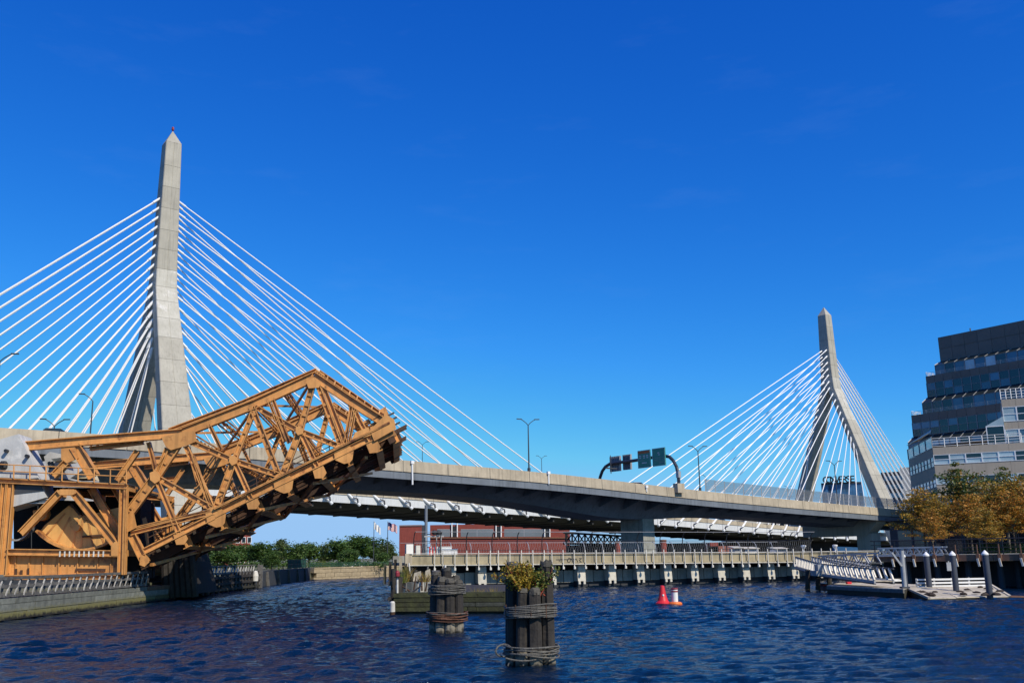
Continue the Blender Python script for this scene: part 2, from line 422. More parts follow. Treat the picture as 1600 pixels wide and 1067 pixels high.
w1 = n.new('ShaderNodeTexNoise'); w1.inputs['Scale'].default_value = 3.2; w1.inputs['Detail'].default_value = 5; w1.inputs['Roughness'].default_value = .6
l.new(mp.outputs[0], w1.inputs['Vector'])
bp = n.new('ShaderNodeBump'); bp.inputs['Strength'].default_value = .9; bp.inputs['Distance'].default_value = .12
l.new(w1.outputs['Fac'], bp.inputs['Height']); l.new(bp.outputs[0], b.inputs['Normal'])
me.materials.append(wm)
water = bpy.data.objects.new('river_water', me); COL.objects.link(water); tag(water, 'dark blue choppy river water', kind='structure')
me2 = bpy.data.meshes.new('outer_water'); me2.from_pydata([(-9000, -3000, -.22), (9000, -3000, -.22), (9000, 9000, -.22), (-9000, 9000, -.22)], [], [(0, 1, 2, 3)]); me2.materials.append(wm)
ow = bpy.data.objects.new('outer_water', me2); COL.objects.link(ow); tag(ow, 'river water beyond the near reach', kind='structure')

# ------------------------------------------------------------------ banks
land = MB().prism([(-900, 20, -2), (-27.6, 20, -2), (-27.6, 104, -2), (-29.2, 138, -2), (-19.2, 152.6, -2), (12, 196, -2), (60, 196, -2), (60, 5000, -2), (-5000, 5000, -2)], (0, 0, 3.25))
tag(land.build('far_bank_ground', 'ground'), 'river bank ground behind the sea walls', kind='structure')
land = MB().prism([(33, 78, -2), (900, 60, -2), (5000, 5000, -2), (60.3, 5000, -2), (60.3, 150, -2), (33, 112, -2)], (0, 0, 3.6))
tag(land.build('city_bank_ground', 'ground'), 'city bank ground under the trees and offices', kind='structure')
# sea walls of stone blocks
def wall_blocks(root, p, q, z0, z1, rows, blen, mat_, depth, out):
    p, q = V(p), V(q); a = (q - p).normalized(); L = (q - p).length; n = max(1, int(L / blen)); h = (z1 - z0) / rows
    for r in range(rows):
        off = .5 if r % 2 else 0
        for i in range(n):
            c = p + a * ((i + .5 + off * .6) * L / n) + Z * (z0 + (r + .5) * h) + out * (random.uniform(-.03, .03))
            me_ = BLK.get((mat_, i % 4))
            if me_ is None:
                me_ = BLK[(mat_, i % 4)] = MB().box((0, 0, 0), 1, 1, 1).mesh('stone', mat_)
            inst('stone', me_, root, frame(c, a * (L / n - .05), a.cross(Z) * depth, Z * (h - .04)))
BLK = {}
wp, wq = V((-28.6, 138.4, 0)), V((-18.9, 152.2, 0))
sw = thing('sea_wall', (-24, 146, 0), 'long tan granite sea wall with stained blocks beyond the channel', 'sea wall')
wn_ = (wq - wp).normalized().cross(Z)
wall_blocks(sw, wp, wq + (wq - wp) * 1.6, -.3, 1.45, 3, 1.7, 'stone', .8, wn_)
cp = MB(); a_ = (wq - wp).normalized()
for i in range(16): cp.beam(wp + a_ * (i * 2.6 + .02) + Z * 1.54, wp + a_ * (i * 2.6 + 2.56) + Z * 1.54, .95, .16)
cp.build('coping', 'stone', sw)
dw = thing('quay_wall', (-28, 120, 0), 'quay wall coloured shadow-dark with sloping props past the left fender', 'quay wall')
MB().prism([(-27.3, 103, -.5), (-28.75, 138.2, -.5), (-29.6, 138.2, -.5), (-28.2, 103, -.5)], (0, 0, 2.1)).build('wall', 'dark_wall', dw)  # the girder bridge's shadow is painted in as a dark wall colour
for k, t in enumerate((.15, .33, .52, .7, .86)):
    p = lerp(V((-27.2, 104, 0)), V((-28.65, 138, 0)), t)
    MB().beam(p + V((.15, 0, -.3)), p + V((-.1, 0, 1.5)), .22, .3, side=(0, 1, 0)).build('prop', 'grey_timber', dw)
fe = thing('bank_fence', (-27, 140, 1.25), 'green mesh fence on top of the far sea wall', 'fence')
def fence_line(root, p, q, h, step, post_mat, rail_mat, rails, pr=.05, mesh_mat=None):
    p, q = V(p), V(q); L = (q - p).length; n = max(1, round(L / step)); a = (q - p).normalized()
    pm = MB().box((0, 0, h / 2), pr * 2, pr * 2, h).mesh('post', post_mat)
    for i in range(n + 1):
        c = p + (q - p) * (i / n)
        inst('post', pm, root, Matrix.Translation(c))
    for z in rails: MB().beam(p + Z * z, q + Z * z, pr * 1.2, pr * 1.2).build('rail', rail_mat, root)
    if mesh_mat:
        w = MB(); k = int(L / .16)
        for i in range(k): w.beam(p + a * (L * (i + .5) / k) + Z * .08, p + a * (L * (i + .5) / k) + Z * (h - .05), .03, .03)
        tag(w.build('wire_mesh', mesh_mat, root), kind='stuff')
M['fence_green'] = mat('green_fence', (.015, .075, .055), .6)
fence_line(fe, (-28.9, 125, 1.6), (-29.4, 138, 1.6), 1.2, 2.2, 'black_steel', 'black_steel', (1.15, .6), .04, 'fence_green')
fence_line(fe, wp + V((-.4, .3, 1.6)), wp + (wq - wp) * 2.2 + V((-.4, .3, 1.6)), .62, 2.2, 'fence_green', 'fence_green', (.6, .3), .04, 'fence_green')

# ------------------------------------------------------------------ cable-stayed bridge
TL, TR = at(270, 205, 200), at(1287, 480, 345)
ZL, ZR = TL.z, TR.z
TL = V((TL.x, TL.y, 0)); TR = V((TR.x, TR.y, 0))
SPAN = (TR - TL).length
D = (TR - TL).normalized(); N = V((D.y, -D.x, 0))          # along the road, and across it towards the camera
bridge = thing('cable_stayed_bridge', tuple(TL), 'white cable-stayed road bridge with two inverted-Y concrete towers', 'bridge')
BO = origin(bridge)
WD = [(-2, 7.2), (20, 6.5), (60, 4.5), (98, 3.3)]
def leg_s(z, k=.362): return 1.45 + k * (60 - z) if z < 60 else 0
KL, KR = .41, .362
def lw(z): return table([(-2, 4.4), (22, 3.2), (60, 2.9)], z)
def mw(z): return table([(60, 5.8), (66, 4.7), (98, 2.9)], z)
def section(T, s, z, wn, wd, notch):
    pts = []
    c = T + N * s + Z * z
    a, b_ = wd / 2, wn / 2
    ch = .16
    prof = [(-a, -b_ + ch), (-a + ch, -b_), (a - ch, -b_), (a, -b_ + ch), (a, b_ - ch), (a - ch, b_)]
    prof += [(.07, b_), (.07, b_ - notch), (-.07, b_ - notch), (-.07, b_)]
    prof += [(-a + ch, b_), (-a, b_ - ch)]
    return [c + D * x + N * y for x, y in prof]
def tower(T, top, nick, light, k):
    core = MB()
    zc = top - 3.4
    for sg in (1, -1):
        core.loft([[T + N * (sg * leg_s(z, k) + y) + D * x + Z * z for x, y in ((-a, -b), (a, -b), (a, b), (-a, b))] for z, a, b in [(z, table(WD, z) / 2 - .12, lw(z) / 2 - .14) for z in (-2, 20, 59.9)]])
    core.loft([[T + N * y + D * x + Z * z for x, y in ((-a, -b), (a, -b), (a, b), (-a, b))] for z, a, b in [(z, table(WD, z) / 2 - .12, mw(z) / 2 - .14) for z in (59.9, 66, zc)]])
    tw = sub(core.build('tower', 'concrete', bridge), BO)
    tw['label'] = nick
    zs = [-2, 3, 8, 13, 18, 23, 28, 33, 38, 43, 48, 52.5, 56.5, 60]
    for sg in (1, -1):
        for z0, z1 in zip(zs, zs[1:]):
            m = 'concrete_patch' if z0 > 47 else 'concrete'
            MB().loft([section(T, sg * leg_s(z, k), z, lw(z), table(WD, z), .06) for z in (z0 + .03, z1 - .03)]).build('concrete_segment', m, tw, BO)
    zs = [60, 64, 68.5, 73, 78, 83, 88, zc]
    if zc - 88 < 1.5: zs = [60, 64, 68.5, 73, 78, 83, zc]
    for z0, z1 in zip(zs, zs[1:]):
        MB().loft([section(T, 0, z, mw(z), table(WD, z), .06) for z in (z0 + .03, z1 - .03)]).build('concrete_segment', 'concrete_patch' if z0 < 63 else 'concrete', tw, BO)
    a, b = table(WD, zc) / 2 - .02, mw(zc) / 2 - .02
    base = [T + D * x * a + N * y * b + Z * (zc + .02) for x, y in ((-1, -1), (1, -1), (1, 1), (-1, 1))]
    MB().add(base + [T + Z * top], [(3, 2, 1, 0), (0, 1, 4), (1, 2, 4), (2, 3, 4), (3, 0, 4)]).build('cap', 'concrete', tw, BO)
    if light:
        MB().tube(T + Z * (top - .2), T + Z * (top + 1.0), .1).lathe(T + Z * (top + .1), [(.22, 0), (.3, .1), (.3, .55), (.2, .8)], 10).build('beacon', 'dark_red', tw, BO)
    return tw
tower(TL, ZL, 'taller-looking concrete tower behind the raised orange truss', True, KL)
tower(TR, ZR, 'concrete tower beside the stepped office building', False, KR)

ZB = [(-160, 17.3), (0, 15.7), (34, 14.75), (80, 12.85), (138, 10.3), (187, 7.7), (245, 5.5), (340, 3.0)]    # underside of the deck edge
def zb(t): return smooth_table(ZB, t)
E_N, E_F = 14.5, -18.5
def CP(t, e, z): return TL + D * t + N * e + Z * z
TS = list(range(-150, 335, 10))
prof = lambda t: [CP(t, E_N - .6, zb(t) + .25), CP(t, E_N - .6, zb(t) + 1.65), CP(t, E_F, zb(t) + 1.65), CP(t, E_F, zb(t) + .2), CP(t, E_F + 3, zb(t) - .9), CP(t, E_N - 3.5, zb(t) - .9)]
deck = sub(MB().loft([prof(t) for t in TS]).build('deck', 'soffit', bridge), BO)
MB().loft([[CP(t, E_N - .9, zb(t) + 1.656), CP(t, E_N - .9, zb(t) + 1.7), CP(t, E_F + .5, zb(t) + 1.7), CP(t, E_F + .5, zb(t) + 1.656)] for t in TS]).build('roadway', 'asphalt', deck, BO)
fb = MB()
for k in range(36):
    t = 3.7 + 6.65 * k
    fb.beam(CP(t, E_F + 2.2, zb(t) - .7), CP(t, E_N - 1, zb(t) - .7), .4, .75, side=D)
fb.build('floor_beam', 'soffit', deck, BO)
# edge panels, parapets, struts: one bay per stay cable
ta = [7 + 6.65 * k for k in range(17)]; tb = [SPAN - t for t in ta]
bays = [-46 + 6.65 * k for k in range(8)] + ta + tb[::-1] + [SPAN + 6.65 * k for k in range(0, 12)]
bays = sorted(set(round(t, 2) for t in bays))
for t0, t1 in zip(bays, bays[1:]):
    if t1 - t0 < 1: continue
    q = lambda t, e, z: CP(t, e, zb(t) + z)
    a, b = t0 + .06, t1 - .06
    MB().hexa([q(a, E_N - .55, 0), q(b, E_N - .55, 0), q(b, E_N - .25, 0), q(a, E_N - .25, 0), q(a, E_N - .55, 1.7), q(b, E_N - .55, 1.7), q(b, E_N - .1, 1.7), q(a, E_N - .1, 1.7)]).build('edge_panel', 'edge_white', bridge)
    MB().hexa([q(a, E_N - .35, 1.72), q(b, E_N - .35, 1.72), q(b, E_N + .05, 1.72), q(a, E_N + .05, 1.72), q(a, E_N - .25, 2.85), q(b, E_N - .25, 2.85), q(b, E_N - .02, 2.85), q(a, E_N - .02, 2.85)]).build('parapet', 'tan_concrete', bridge)
    MB().hexa([q(a, E_F + .05, 1.72), q(b, E_F + .05, 1.72), q(b, E_F + .4, 1.72), q(a, E_F + .4, 1.72), q(a, E_F + .05, 2.85), q(b, E_F + .05, 2.85), q(b, E_F + .3, 2.85), q(a, E_F + .3, 2.85)]).build('parapet', 'tan_concrete', bridge)
bolt = MB().lathe((0, 0, 0), [(1.25, -.02), (1.25, .012)], 8)
UNIT_WHITE = MB().tube((0, 0, 0), (0, 0, 1), 1, n=10).mesh('strut', 'white_steel')
UNIT_SLEEVE = MB().tube((0, 0, 0), (0, 0, 1), 1, 1, n=8).mesh('sleeve', 'white_steel')
def stay(p, q, r=.145, cuff=3.0):
    rod('stay_cable', p, q, r, bridge)
    u = (q - p).normalized()
    rod('cable_socket', q - u * 2.0, q + u * .3, r * 1.75, bridge, UNIT_SLEEVE)
for T, ts, side, zoff in ((TL, ta, 1, 0), (TR, tb, -1, ZR - ZL)):
    for k, t in enumerate(ts):
        f = k / 16
        za = lerp(37, 80.5, f) + zoff * f
        for sg in (1, -1):
            if za < 60: s = sg * leg_s(za, KL if side > 0 else KR)
            else: s = sg * .95
            q = T + N * s + D * side * (table(WD, za) / 2 - .1) + Z * za
            e = E_N + .5 if sg > 0 else E_F + 4.5
            p = CP(t, e, zb(t) + (0.05 if sg > 0 else 1.7))
            stay(p, q)
            if sg > 0:
                u = (q - p).normalized()
                rod('strut', p - u * .45, p + u * min(6.5, 3.0 / u.z), .30, bridge, UNIT_WHITE)
                MB().tube(p - u * .75, p - u * .4, .36).build('anchor_head', 'edge_white', bridge)
                MB().beam(p + D * side * -1.3 + Z * 1.2 + N * .35, p + D * side * -.15 + Z * .9 + N * .35, .2, .22, side=N).beam(p + D * side * -.2 + Z * .95 + N * .3, p + D * side * -.05 + Z * .1 + N * .3, .2, .3, side=N).build('anchor_bracket', 'dark_steel', bridge)
for k in range(17):      # back stays of the left tower, in pairs along the middle of the road
    za = lerp(46, 80.5, k / 16)
    for sg in (-1, 1):
        s = leg_s(za, KL) * (1 if za < 60 else 0) * (.5 if za < 60 else 1) + sg * .45
        stay(CP(-(6.5 + 4.05 * k), sg * 1.5 - 1, zb(-(6 + 4 * k)) + 1.7), TL + N * s - D * (table(WD, za) / 2 - .1) + Z * za, .15)
for k in range(5, 17):
    za = lerp(46, 80.5, k / 16) + (ZR - ZL) * k / 16
    if za < 60: za = 60.5 + k * .1
    for sg in (-1, 1):
        t = SPAN + 6 + 4.1 * k
        stay(CP(t, sg * .9 - 1, zb(t) + 1.7), TR + N * sg * .35 + D * (table(WD, za) / 2 - .1) + Z * za, .15)

# ------------------------------------------------------------------ steel girder bridge in front of it
P0 = at(0, 668, 85); P0 = V((P0.x, P0.y, 0))
girder = thing('girder_bridge', tuple(P0), 'slate blue box girder bridge with tan parapet crossing before the stay cables', 'bridge')
GO = origin(girder)
def edge_z(x, y):
    h = hit(x, y, P0, N); return ((h - P0).dot(D), h.z)
ZP = [edge_z(*q) for q in [(0, 668), (160, 677), (400, 698), (620, 718), (740, 728.5), (860, 738.5), (960, 750.5), (1060, 763), (1150, 772), (1240, 781), (1320, 788), (1395, 795)]]
ZP = [(-60, ZP[0][1] - .2)] + ZP + [(200, 7.9)]
def zp(t): return smooth_table(ZP, t)
def GP(t, e, z): return P0 + D * t + N * e + Z * z
def soffit_z(x, y, e=-5.0):
    h = hit(x, y, P0 + N * e, N); return ((h - P0).dot(D), h.z)
SB = sorted(soffit_z(*q) for q in [(540, 764), (640, 767), (730, 775), (835, 787), (900, 800), (965, 814), (1014, 816), (1050, 808), (1092, 804), (1155, 806), (1215, 810.5), (1275, 816), (1330, 822), (1390, 826)])
SB = [(-60, SB[0][1])] + SB + [(215, 6.3)]
def sz(t): return min(smooth_table(SB, t), zp(t) - 2.3)
GT = [-55 + 3 * k for k in range(76)]
DW = 17.0
slab = sub(MB().loft([[GP(t, -.1, zp(t) - 1.0), GP(t, -.1, zp(t) - 1.35), GP(t, -4, zp(t) - 1.8), GP(t, -DW + 4, zp(t) - 1.8), GP(t, -DW + .1, zp(t) - 1.35), GP(t, -DW + .1, zp(t) - 1.0)] for t in GT]).build('deck_slab', 'girder', girder), GO)
MB().loft([[GP(t, -.5, zp(t) - .996), GP(t, -.5, zp(t) - .97), GP(t, -DW + .5, zp(t) - .97), GP(t, -DW + .5, zp(t) - .996)] for t in GT]).build('roadway', 'asphalt', slab, GO)
MB().loft([[GP(t, -.05, zp(t) - 1.36), GP(t, -.05, zp(t) - 2.15), GP(t, -.3, zp(t) - 2.15), GP(t, -.3, zp(t) - 1.36)] for t in GT]).build('edge_beam', 'girder', girder)
MB().loft([[GP(t, -3.6, zp(t) - 1.78), GP(t, -5.2, sz(t)), GP(t, -DW + 5.2, sz(t)), GP(t, -DW + 3.6, zp(t) - 1.78)] for t in GT]).build('box_girder', 'girder', girder)
t = -50
while t < 172:
    a, b = t + .03, t + 6.07
    MB().hexa([GP(a, -.32, zp(a) - .96), GP(b, -.32, zp(b) - .96), GP(b, .06, zp(b) - 1.3), GP(a, .06, zp(a) - 1.3), GP(a, -.25, zp(a)), GP(b, -.25, zp(b)), GP(b, 0, zp(b)), GP(a, 0, zp(a))]).build('parapet', 'tan_concrete', girder)
    MB().hexa([GP(a, -DW, zp(a) - .96), GP(b, -DW, zp(b) - .96), GP(b, -DW + .32, zp(b) - .96), GP(a, -DW + .32, zp(a) - .96), GP(a, -DW, zp(a)), GP(b, -DW, zp(b)), GP(b, -DW + .25, zp(b)), GP(a, -DW + .25, zp(a))]).build('parapet', 'tan_concrete', girder)
    t += 6.1
for k in range(58):
    t = -48 + 4.4 * k
    MB().prism([GP(t, -.35, zp(t) - 1.4), GP(t, -.35, zp(t) - 2.1), GP(t, -4.25, min(zp(t) - 2.4, lerp(zp(t) - 1.8, sz(t), .55))), GP(t, -3.6, zp(t) - 1.82)], D * .14).build('bracket', 'girder', girder)
def pier(t, w, e0, e1, z1):
    base = [(t - w / 2, e0), (t + w / 2, e0), (t + w / 2, e1), (t - w / 2, e1)]
    return MB().loft([[GP(a, e, z) for a, e in base] for z in (.5, z1)])
tp = (hit(1014, 835, P0 - N * 5, N) - P0).dot(D)
pier(tp, 2.3, -5, -9.6, sz(tp) + .05).build('pier', 'wall_concrete', girder)
tp2 = (hit(1360, 830, P0 - N * 3, N) - P0).dot(D)
pier(tp2, 2.4, -2, -5, sz(tp2) - 1.2).build('pier', 'concrete', girder)
MB().prism([GP(tp2 - 1.4, -.8, zp(tp2) - 1.9), GP(tp2 - 1.4, -.8, zp(tp2) - 2.5), GP(tp2 - 1.4, -3, sz(tp2) - 1.6), GP(tp2 - 1.4, -16, sz(tp2) - 1.6), GP(tp2 - 1.4, -16, zp(tp2) - 1.9)], D * 2.8).build('pier_cap', 'concrete', girder)
for (x, ya, yb) in ((644, 722, 757), (857, 738.5, 756), (1010, 760, 768)):
    p = hit(x, ya, P0 + N * .12, N); q = hit(x + .5, yb, P0 + N * .12, N)
    MB().tube(p, q, .1).box(p + N * .0, .4, .3, .35, D).build('drain_pipe', 'white_steel', girder)
# anti-throw mesh fence on the right half of the parapet
post_me = MB().beam((0, 0, 0), (0, 0, 1.75), .09, .09).mesh('post', 'galv')
pan = MB()
for i in range(13): pan.beam((.08 + i * .153, 0, .1), (.08 + i * .153, 0, 1.7), .035, .035, side=(1, 0, 0))
for i in range(8): pan.beam((0, 0, .15 + i * .22), (2.0, 0, .15 + i * .22), .035, .035)
pan_me = pan.mesh('mesh_panel', 'cable_rail')
t = (hit(1103, 760, P0, N) - P0).dot(D)
while t < 152:
    b = GP(t, -.12, zp(t)); nx = GP(t + 2.1, -.12, zp(t + 2.1)); ax = (nx - b) / 2.0
    inst('fence_post', post_me, girder, Matrix.Translation(b))
    tag(inst('mesh_panel', pan_me, girder, frame(b, ax, N, Z)), kind='stuff')
    t += 2.1

# ------------------------------------------------------------------ raised railway drawbridge
PA = at(200, 840, 66)
UA, NA = V((.994, .110, 0)).normalized(), V((-.110, .994, 0)).normalized()
def A(x, y, off=0.0):                     # a point of the near truss; off = metres towards the camera
    return hit(x, y, PA, NA) - NA * off
apex = A(496, 577)
W = at(518, 627, 81.8) - apex; W.z = 0    # near truss -> far truss
leaf = thing('drawbridge_leaf', tuple(PA), 'raised orange steel truss leaf of the railway drawbridge with grey counterweight', 'drawbridge')
LO = origin(leaf)
truss = []                                # parts that the far truss repeats
def tp_(name, mb, m='orange', both=True, label=None):
    o = sub(mb.build(name, m, leaf, LO), LO)
    if label: o['label'] = label
    if both: truss.append(o)
    return o
def mem(name, p, q, h, w=.55, m='orange', off=0.0, off2=None):
    off2 = off if off2 is None else off2
    return tp_(name, MB().hmember(A(*p, off), A(*q, off2), h, w, NA), m)
# chords
mem('top_chord', (40, 697), (150, 687.5), .62); mem('top_chord', (150, 687.5), (285, 677), .62); mem('top_chord', (283, 677), (398, 632), .66); mem('top_chord', (398, 632), (491, 589), .66)
mem('end_post', (490, 588), (548, 627), .62); mem('end_post', (548, 627), (606, 664), .62)
for p, q in (((262, 671), (378, 627)), ((378, 627), (494, 576.5)), ((498, 579), (598, 647))):      # the upper flange carried above the chord
    mem('cover_beam', p, q, .26, .7, 'orange_rust', -.55)
zl = MB()
for i in range(44):
    f0, f1 = i / 44, (i + 1) / 44
    u, v = lerp(V((272, 672, 0)), V((490, 582.5, 0)), f0), lerp(V((272, 672, 0)), V((490, 582.5, 0)), f1)
    zl.beam(A(u.x, u.y - (3 if i % 2 else -4), -.25), A(v.x, v.y - (-4 if i % 2 else 3), -.25), .06, .07, side=NA)
tag(tp_('lacing', zl, 'rust'), kind='stuff')
zl = MB()
for i in range(16):
    u, v = lerp(V((140, 694, 0)), V((228, 686, 0)), i / 16), lerp(V((140, 694, 0)), V((228, 686, 0)), (i + 1) / 16)
    zl.beam(A(u.x, u.y - (2.5 if i % 2 else -3), -.2), A(v.x, v.y - (-3 if i % 2 else 2.5), -.2), .06, .07, side=NA)
tag(tp_('lacing', zl, 'cream'), kind='stuff')
for i in range(8):
    p = lerp(V((503, 590, 0)), V((596, 652, 0)), (i + .5) / 8)
    tp_('batten', MB().beam(A(p.x + 3, p.y - 6, -.4), A(p.x, p.y + 6, -.1), .4, .09, side=NA), 'orange_rust')
mem('bottom_chord', (224, 862), (336, 806), .42); mem('bottom_chord', (336, 804), (441, 752), .46); mem('bottom_chord', (441, 752), (537, 705.5), .46); mem('bottom_chord', (537, 705.5), (612, 669), .46)
mem('bottom_chord', (205, 833), (336, 800), .30, .5); mem('bottom_chord', (205, 826), (330, 797), .16, .5, 'orange_rust')
mem('walkway_angle', (336, 795), (609, 661), .14, .4, 'orange_rust', .25)
# web members
T0, T1, TA = (284, 684), (399, 636), (490, 596)
G1, G2, G3 = (337, 797), (441, 744), (535, 699)
M0, M1, M2 = (244, 745), (366, 720), (469, 674)
def web(p, q, h, m='orange', w=.45): return mem('diagonal', p, q, h, w, m, .02)
web(T0, M0, .62); web(M0, (203, 800), .66); web((262, 700), (246, 740), .3)
web(M0, G1, .40); web(T0, M1, .40); web(M1, G2, .40); web(T1, M2, .36); web(M2, G3, .40)
web((291, 697), (331, 790), .34); web((302, 712), (326, 783), .2, 'orange_rust')
web(G1, M1, .46); web(M1, T1, .34)
web((394, 636), (434, 738), .40); web((427, 625), (452, 692), .26, 'orange_rust')
web(G2, M2, .46); web(M2, TA, .42)
web((497, 603), (531, 694), .34); web((506, 605), (539, 690), .34, 'orange_rust')
web((539, 694), (549, 636), .26); web((546, 690), (556, 638), .2)
web((554, 640), (573, 678), .32)
web((327, 663), (346, 702), .24, 'orange_rust'); web((420, 626), (446, 690), .2, 'orange_rust')
# stay plates across the built-up diagonals, and a service handrail along the floor
for (p_, q_, n__) in ((T0, M1, 5), (M0, G1, 5), (M1, G2, 5), (M2, G3, 5), (T1, M2, 4), (G1, M1, 4), (G2, M2, 4), (M2, TA, 5), (M1, T1, 5), ((394, 636), (434, 738), 6), ((291, 697), (331, 790), 6), ((497, 603), (531, 694), 5), (T0, M0, 4), (M0, (203, 800), 4)):
    for i in range(n__):
        f = (i + .5) / n__; c0 = lerp(V((*p_, 0)), V((*q_, 0)), f); c1 = lerp(V((*p_, 0)), V((*q_, 0)), f + .045)
        tp_('stay_plate', MB().beam(A(c0.x, c0.y, .16), A(c1.x, c1.y, .16), .05, .3, side=NA), 'orange_rust')
tp_('service_rail', MB().tube(A(232, 840, .1), A(600, 655, .1), .035, n=5).tube(A(232, 832, .1), A(600, 647, .1), .035, n=5), 'rust')
for i in range(14):
    f = i / 13; tp_('rail_post', MB().tube(A(lerp(232, 600, f), lerp(848, 662, f), .1), A(lerp(232, 600, f) - 1, lerp(832, 647, f), .1), .035, n=5), 'rust')
for dv, m_ in ((-9, 'rust'), (-14, 'shade_dark_steel'), (-19, 'orange_rust'), (-24, 'rust')):
    mem('floor_girt', (236, 858 + dv), (606, 667 + dv * .9), .16, .3, m_, -1.2 - dv * -.12)
# hangers ending in plates under the floor
for (p, q, r) in ((M0, (280, 832), (287, 850)), (M1, (393, 779), (399, 795)), (M2, (497, 731), (503, 747)), ((560, 655), (580, 690), (588, 707))):
    mem('hanger', p, q, .34, .4, 'orange', .06)
    a, b = V((*q, 0)), V((*r, 0)); d_ = (b - a).normalized(); s_ = V((d_.y, -d_.x, 0))
    pts = [a - s_ * 9, a + s_ * 9, b + s_ * 10 - d_ * 5, b + s_ * 2 + d_ * 1, b - s_ * 10 - d_ * 3]
    tp_('hanger_plate', MB().prism([A(p_.x, p_.y, .2) for p_ in pts], NA * .1))
mem('end_strut', (207, 836), (228, 879), .55, .5, 'orange', .05)
tp_('end_plate', MB().prism([A(x, y, .36) for x, y in ((222, 866), (234, 871), (235, 878), (228, 885), (220, 882))], NA * .1))
# gusset plates
FAN = [(-15, -1), (-10, -8), (0, -13), (9, -9), (17, -1), (15, 14), (11, 19), (2, 21), (-12, 15)]
for gx, gy in ((337, 803), (442, 750), (536, 704)):
    tp_('gusset_plate', MB().prism([A(gx + x, gy + y, .22) for x, y in FAN], NA * .07))
for g in ([(254, 684), (285, 676), (306, 674), (309, 690), (293, 697), (269, 704), (261, 699)],
          [(479, 597.5), (490.6, 591), (502, 600), (499, 607), (483, 608)],
          [(360, 714), (367, 711.5), (373, 717), (372, 724), (364, 728), (359, 722)],
          [(463, 668.5), (470, 666), (475.5, 671.5), (474, 678.5), (466.5, 681), (462.5, 675.5)],
          [(236, 739), (245, 735.5), (252, 742), (252, 751), (244, 756), (236.5, 750)],
          [(585, 690), (578, 673), (603, 648), (616, 656), (619, 671)],
          [(548, 690), (556, 676), (576, 668), (580, 681)],
          [(196, 812), (210, 795), (216, 824), (200, 832)]):
    tp_('gusset_plate', MB().prism([A(x, y, .37) for x, y in g], NA * .06))
# slotted end plate at the peak, and the lock gear at the tip
tp_('slotted_plate', MB().prism([A(x, y, -.2) for x, y in ((494, 576), (508, 585), (501, 594), (491, 586))], NA * .06))
for i in range(4): tp_('slot_rib', MB().beam(A(495 + i * 3, 580 + i * 2.2, -.12), A(492 + i * 3.2, 587 + i * 2, -.12), .05, .08, side=NA), 'rust')
for i, (x, y) in enumerate(((604, 651), (608, 657), (613, 664))):
    tp_('lock_bar', MB().beam(A(x - 8, y + 4, .1 - .3 * i), A(x + 12, y - 6, .1 - .3 * i), .14, .12, side=NA), 'dark_steel')
for (x, y, sx, sy, m) in ((590, 664, 1.0, .6, 'orange_rust'), (600, 671, .8, .5, 'orange'), (610, 676, .6, .7, 'orange_rust'), (596, 684, .9, .45, 'orange'), (580, 679, .7, .4, 'orange_rust'), (612, 687, .5, .45, 'rust'), (566, 688, .9, .4, 'orange'), (588, 652, .5, .5, 'orange_rust'), (572, 660, .6, .3, 'orange_rust')):
    ax = (A(615, 668) - A(224, 862)).normalized()
    tp_('lock_block', MB().box(A(x, y, -.2), sx, .5, sy, ax, NA), m)
tp_('lock_plate', MB().prism([A(x, y, -.3) for x, y in ((592, 640), (602, 634), (609, 650), (600, 656))], NA * .5), 'orange_rust')
# rear of the leaf, over the support frame
mem('rear_strut', (118, 697), (147, 745), .72); mem('rear_strut', (105, 722), (84, 744), .46)
tp_('rear_plate', MB().prism([A(x, y, .2) for x, y in ((97, 699), (118, 696), (124, 716), (106, 724), (97, 718))], NA * .1))
mem('rear_tie', (143, 723), (198, 719), .34, .4, 'orange', -1.0); mem('rear_tie', (138, 700), (222, 690), .26, .5, 'orange_rust', -.4)
mem('rear_strut', (212, 703), (180, 750), .36, .4, 'orange', -.5); mem('rear_strut', (230, 690), (244, 745), .26, .4, 'orange_rust', -.4); mem('rear_strut', (172, 758), (196, 800), .3, .4, 'orange', -.6)
mem('laced_strut', (142, 762), (189, 842), .5, .5, 'orange_rust', -.2)
# rolling quadrant: a disc sector with rim and ribs
c_ = V((127, 768, 0)); R_ = 91
arc = [c_ + V((math.cos(a), math.sin(a), 0)) * R_ for a in [math.radians(d) for d in range(42, 139, 8)]]
poly = [(190, 790), *[(p.x, p.y) for p in arc], (66, 820), (104, 789), (127, 806)]
tp_('quadrant', MB().prism([A(x, y, -.45) for x, y in poly], NA * .5), 'tan_steel')
rim = MB()
for p, q in zip(arc, arc[1:]): rim.beam(A(p.x, p.y, -.15), A(q.x, q.y, -.15), 1.1, .16, side=NA)
tp_('quadrant_rim', rim, 'orange_rust')
for a in (68, 80, 92, 101, 118, 131):
    p = c_ + V((math.cos(math.radians(a)), math.sin(math.radians(a)), 0)) * (R_ - 3); q = c_ + V((math.cos(math.radians(a)), math.sin(math.radians(a)), 0)) * 44
    tp_('quadrant_rib', MB().beam(A(p.x, p.y, -.5), A(q.x, q.y, -.5), .16, .12, side=NA), 'orange_rust')
for a0, a1 in (((128, 806), (185, 838)), ((108, 787), (124, 806)), ((120, 780), (132, 812)), ((126, 838), (172, 834))):
    tp_('quadrant_rib', MB().beam(A(*a0, -.45), A(*a1, -.45), .3, .12, side=NA), 'rust')
tp_('pin', MB().tube(A(118, 824, -.1), A(118, 824, -.6), .24, n=12), 'orange_rust')
rg = MB()
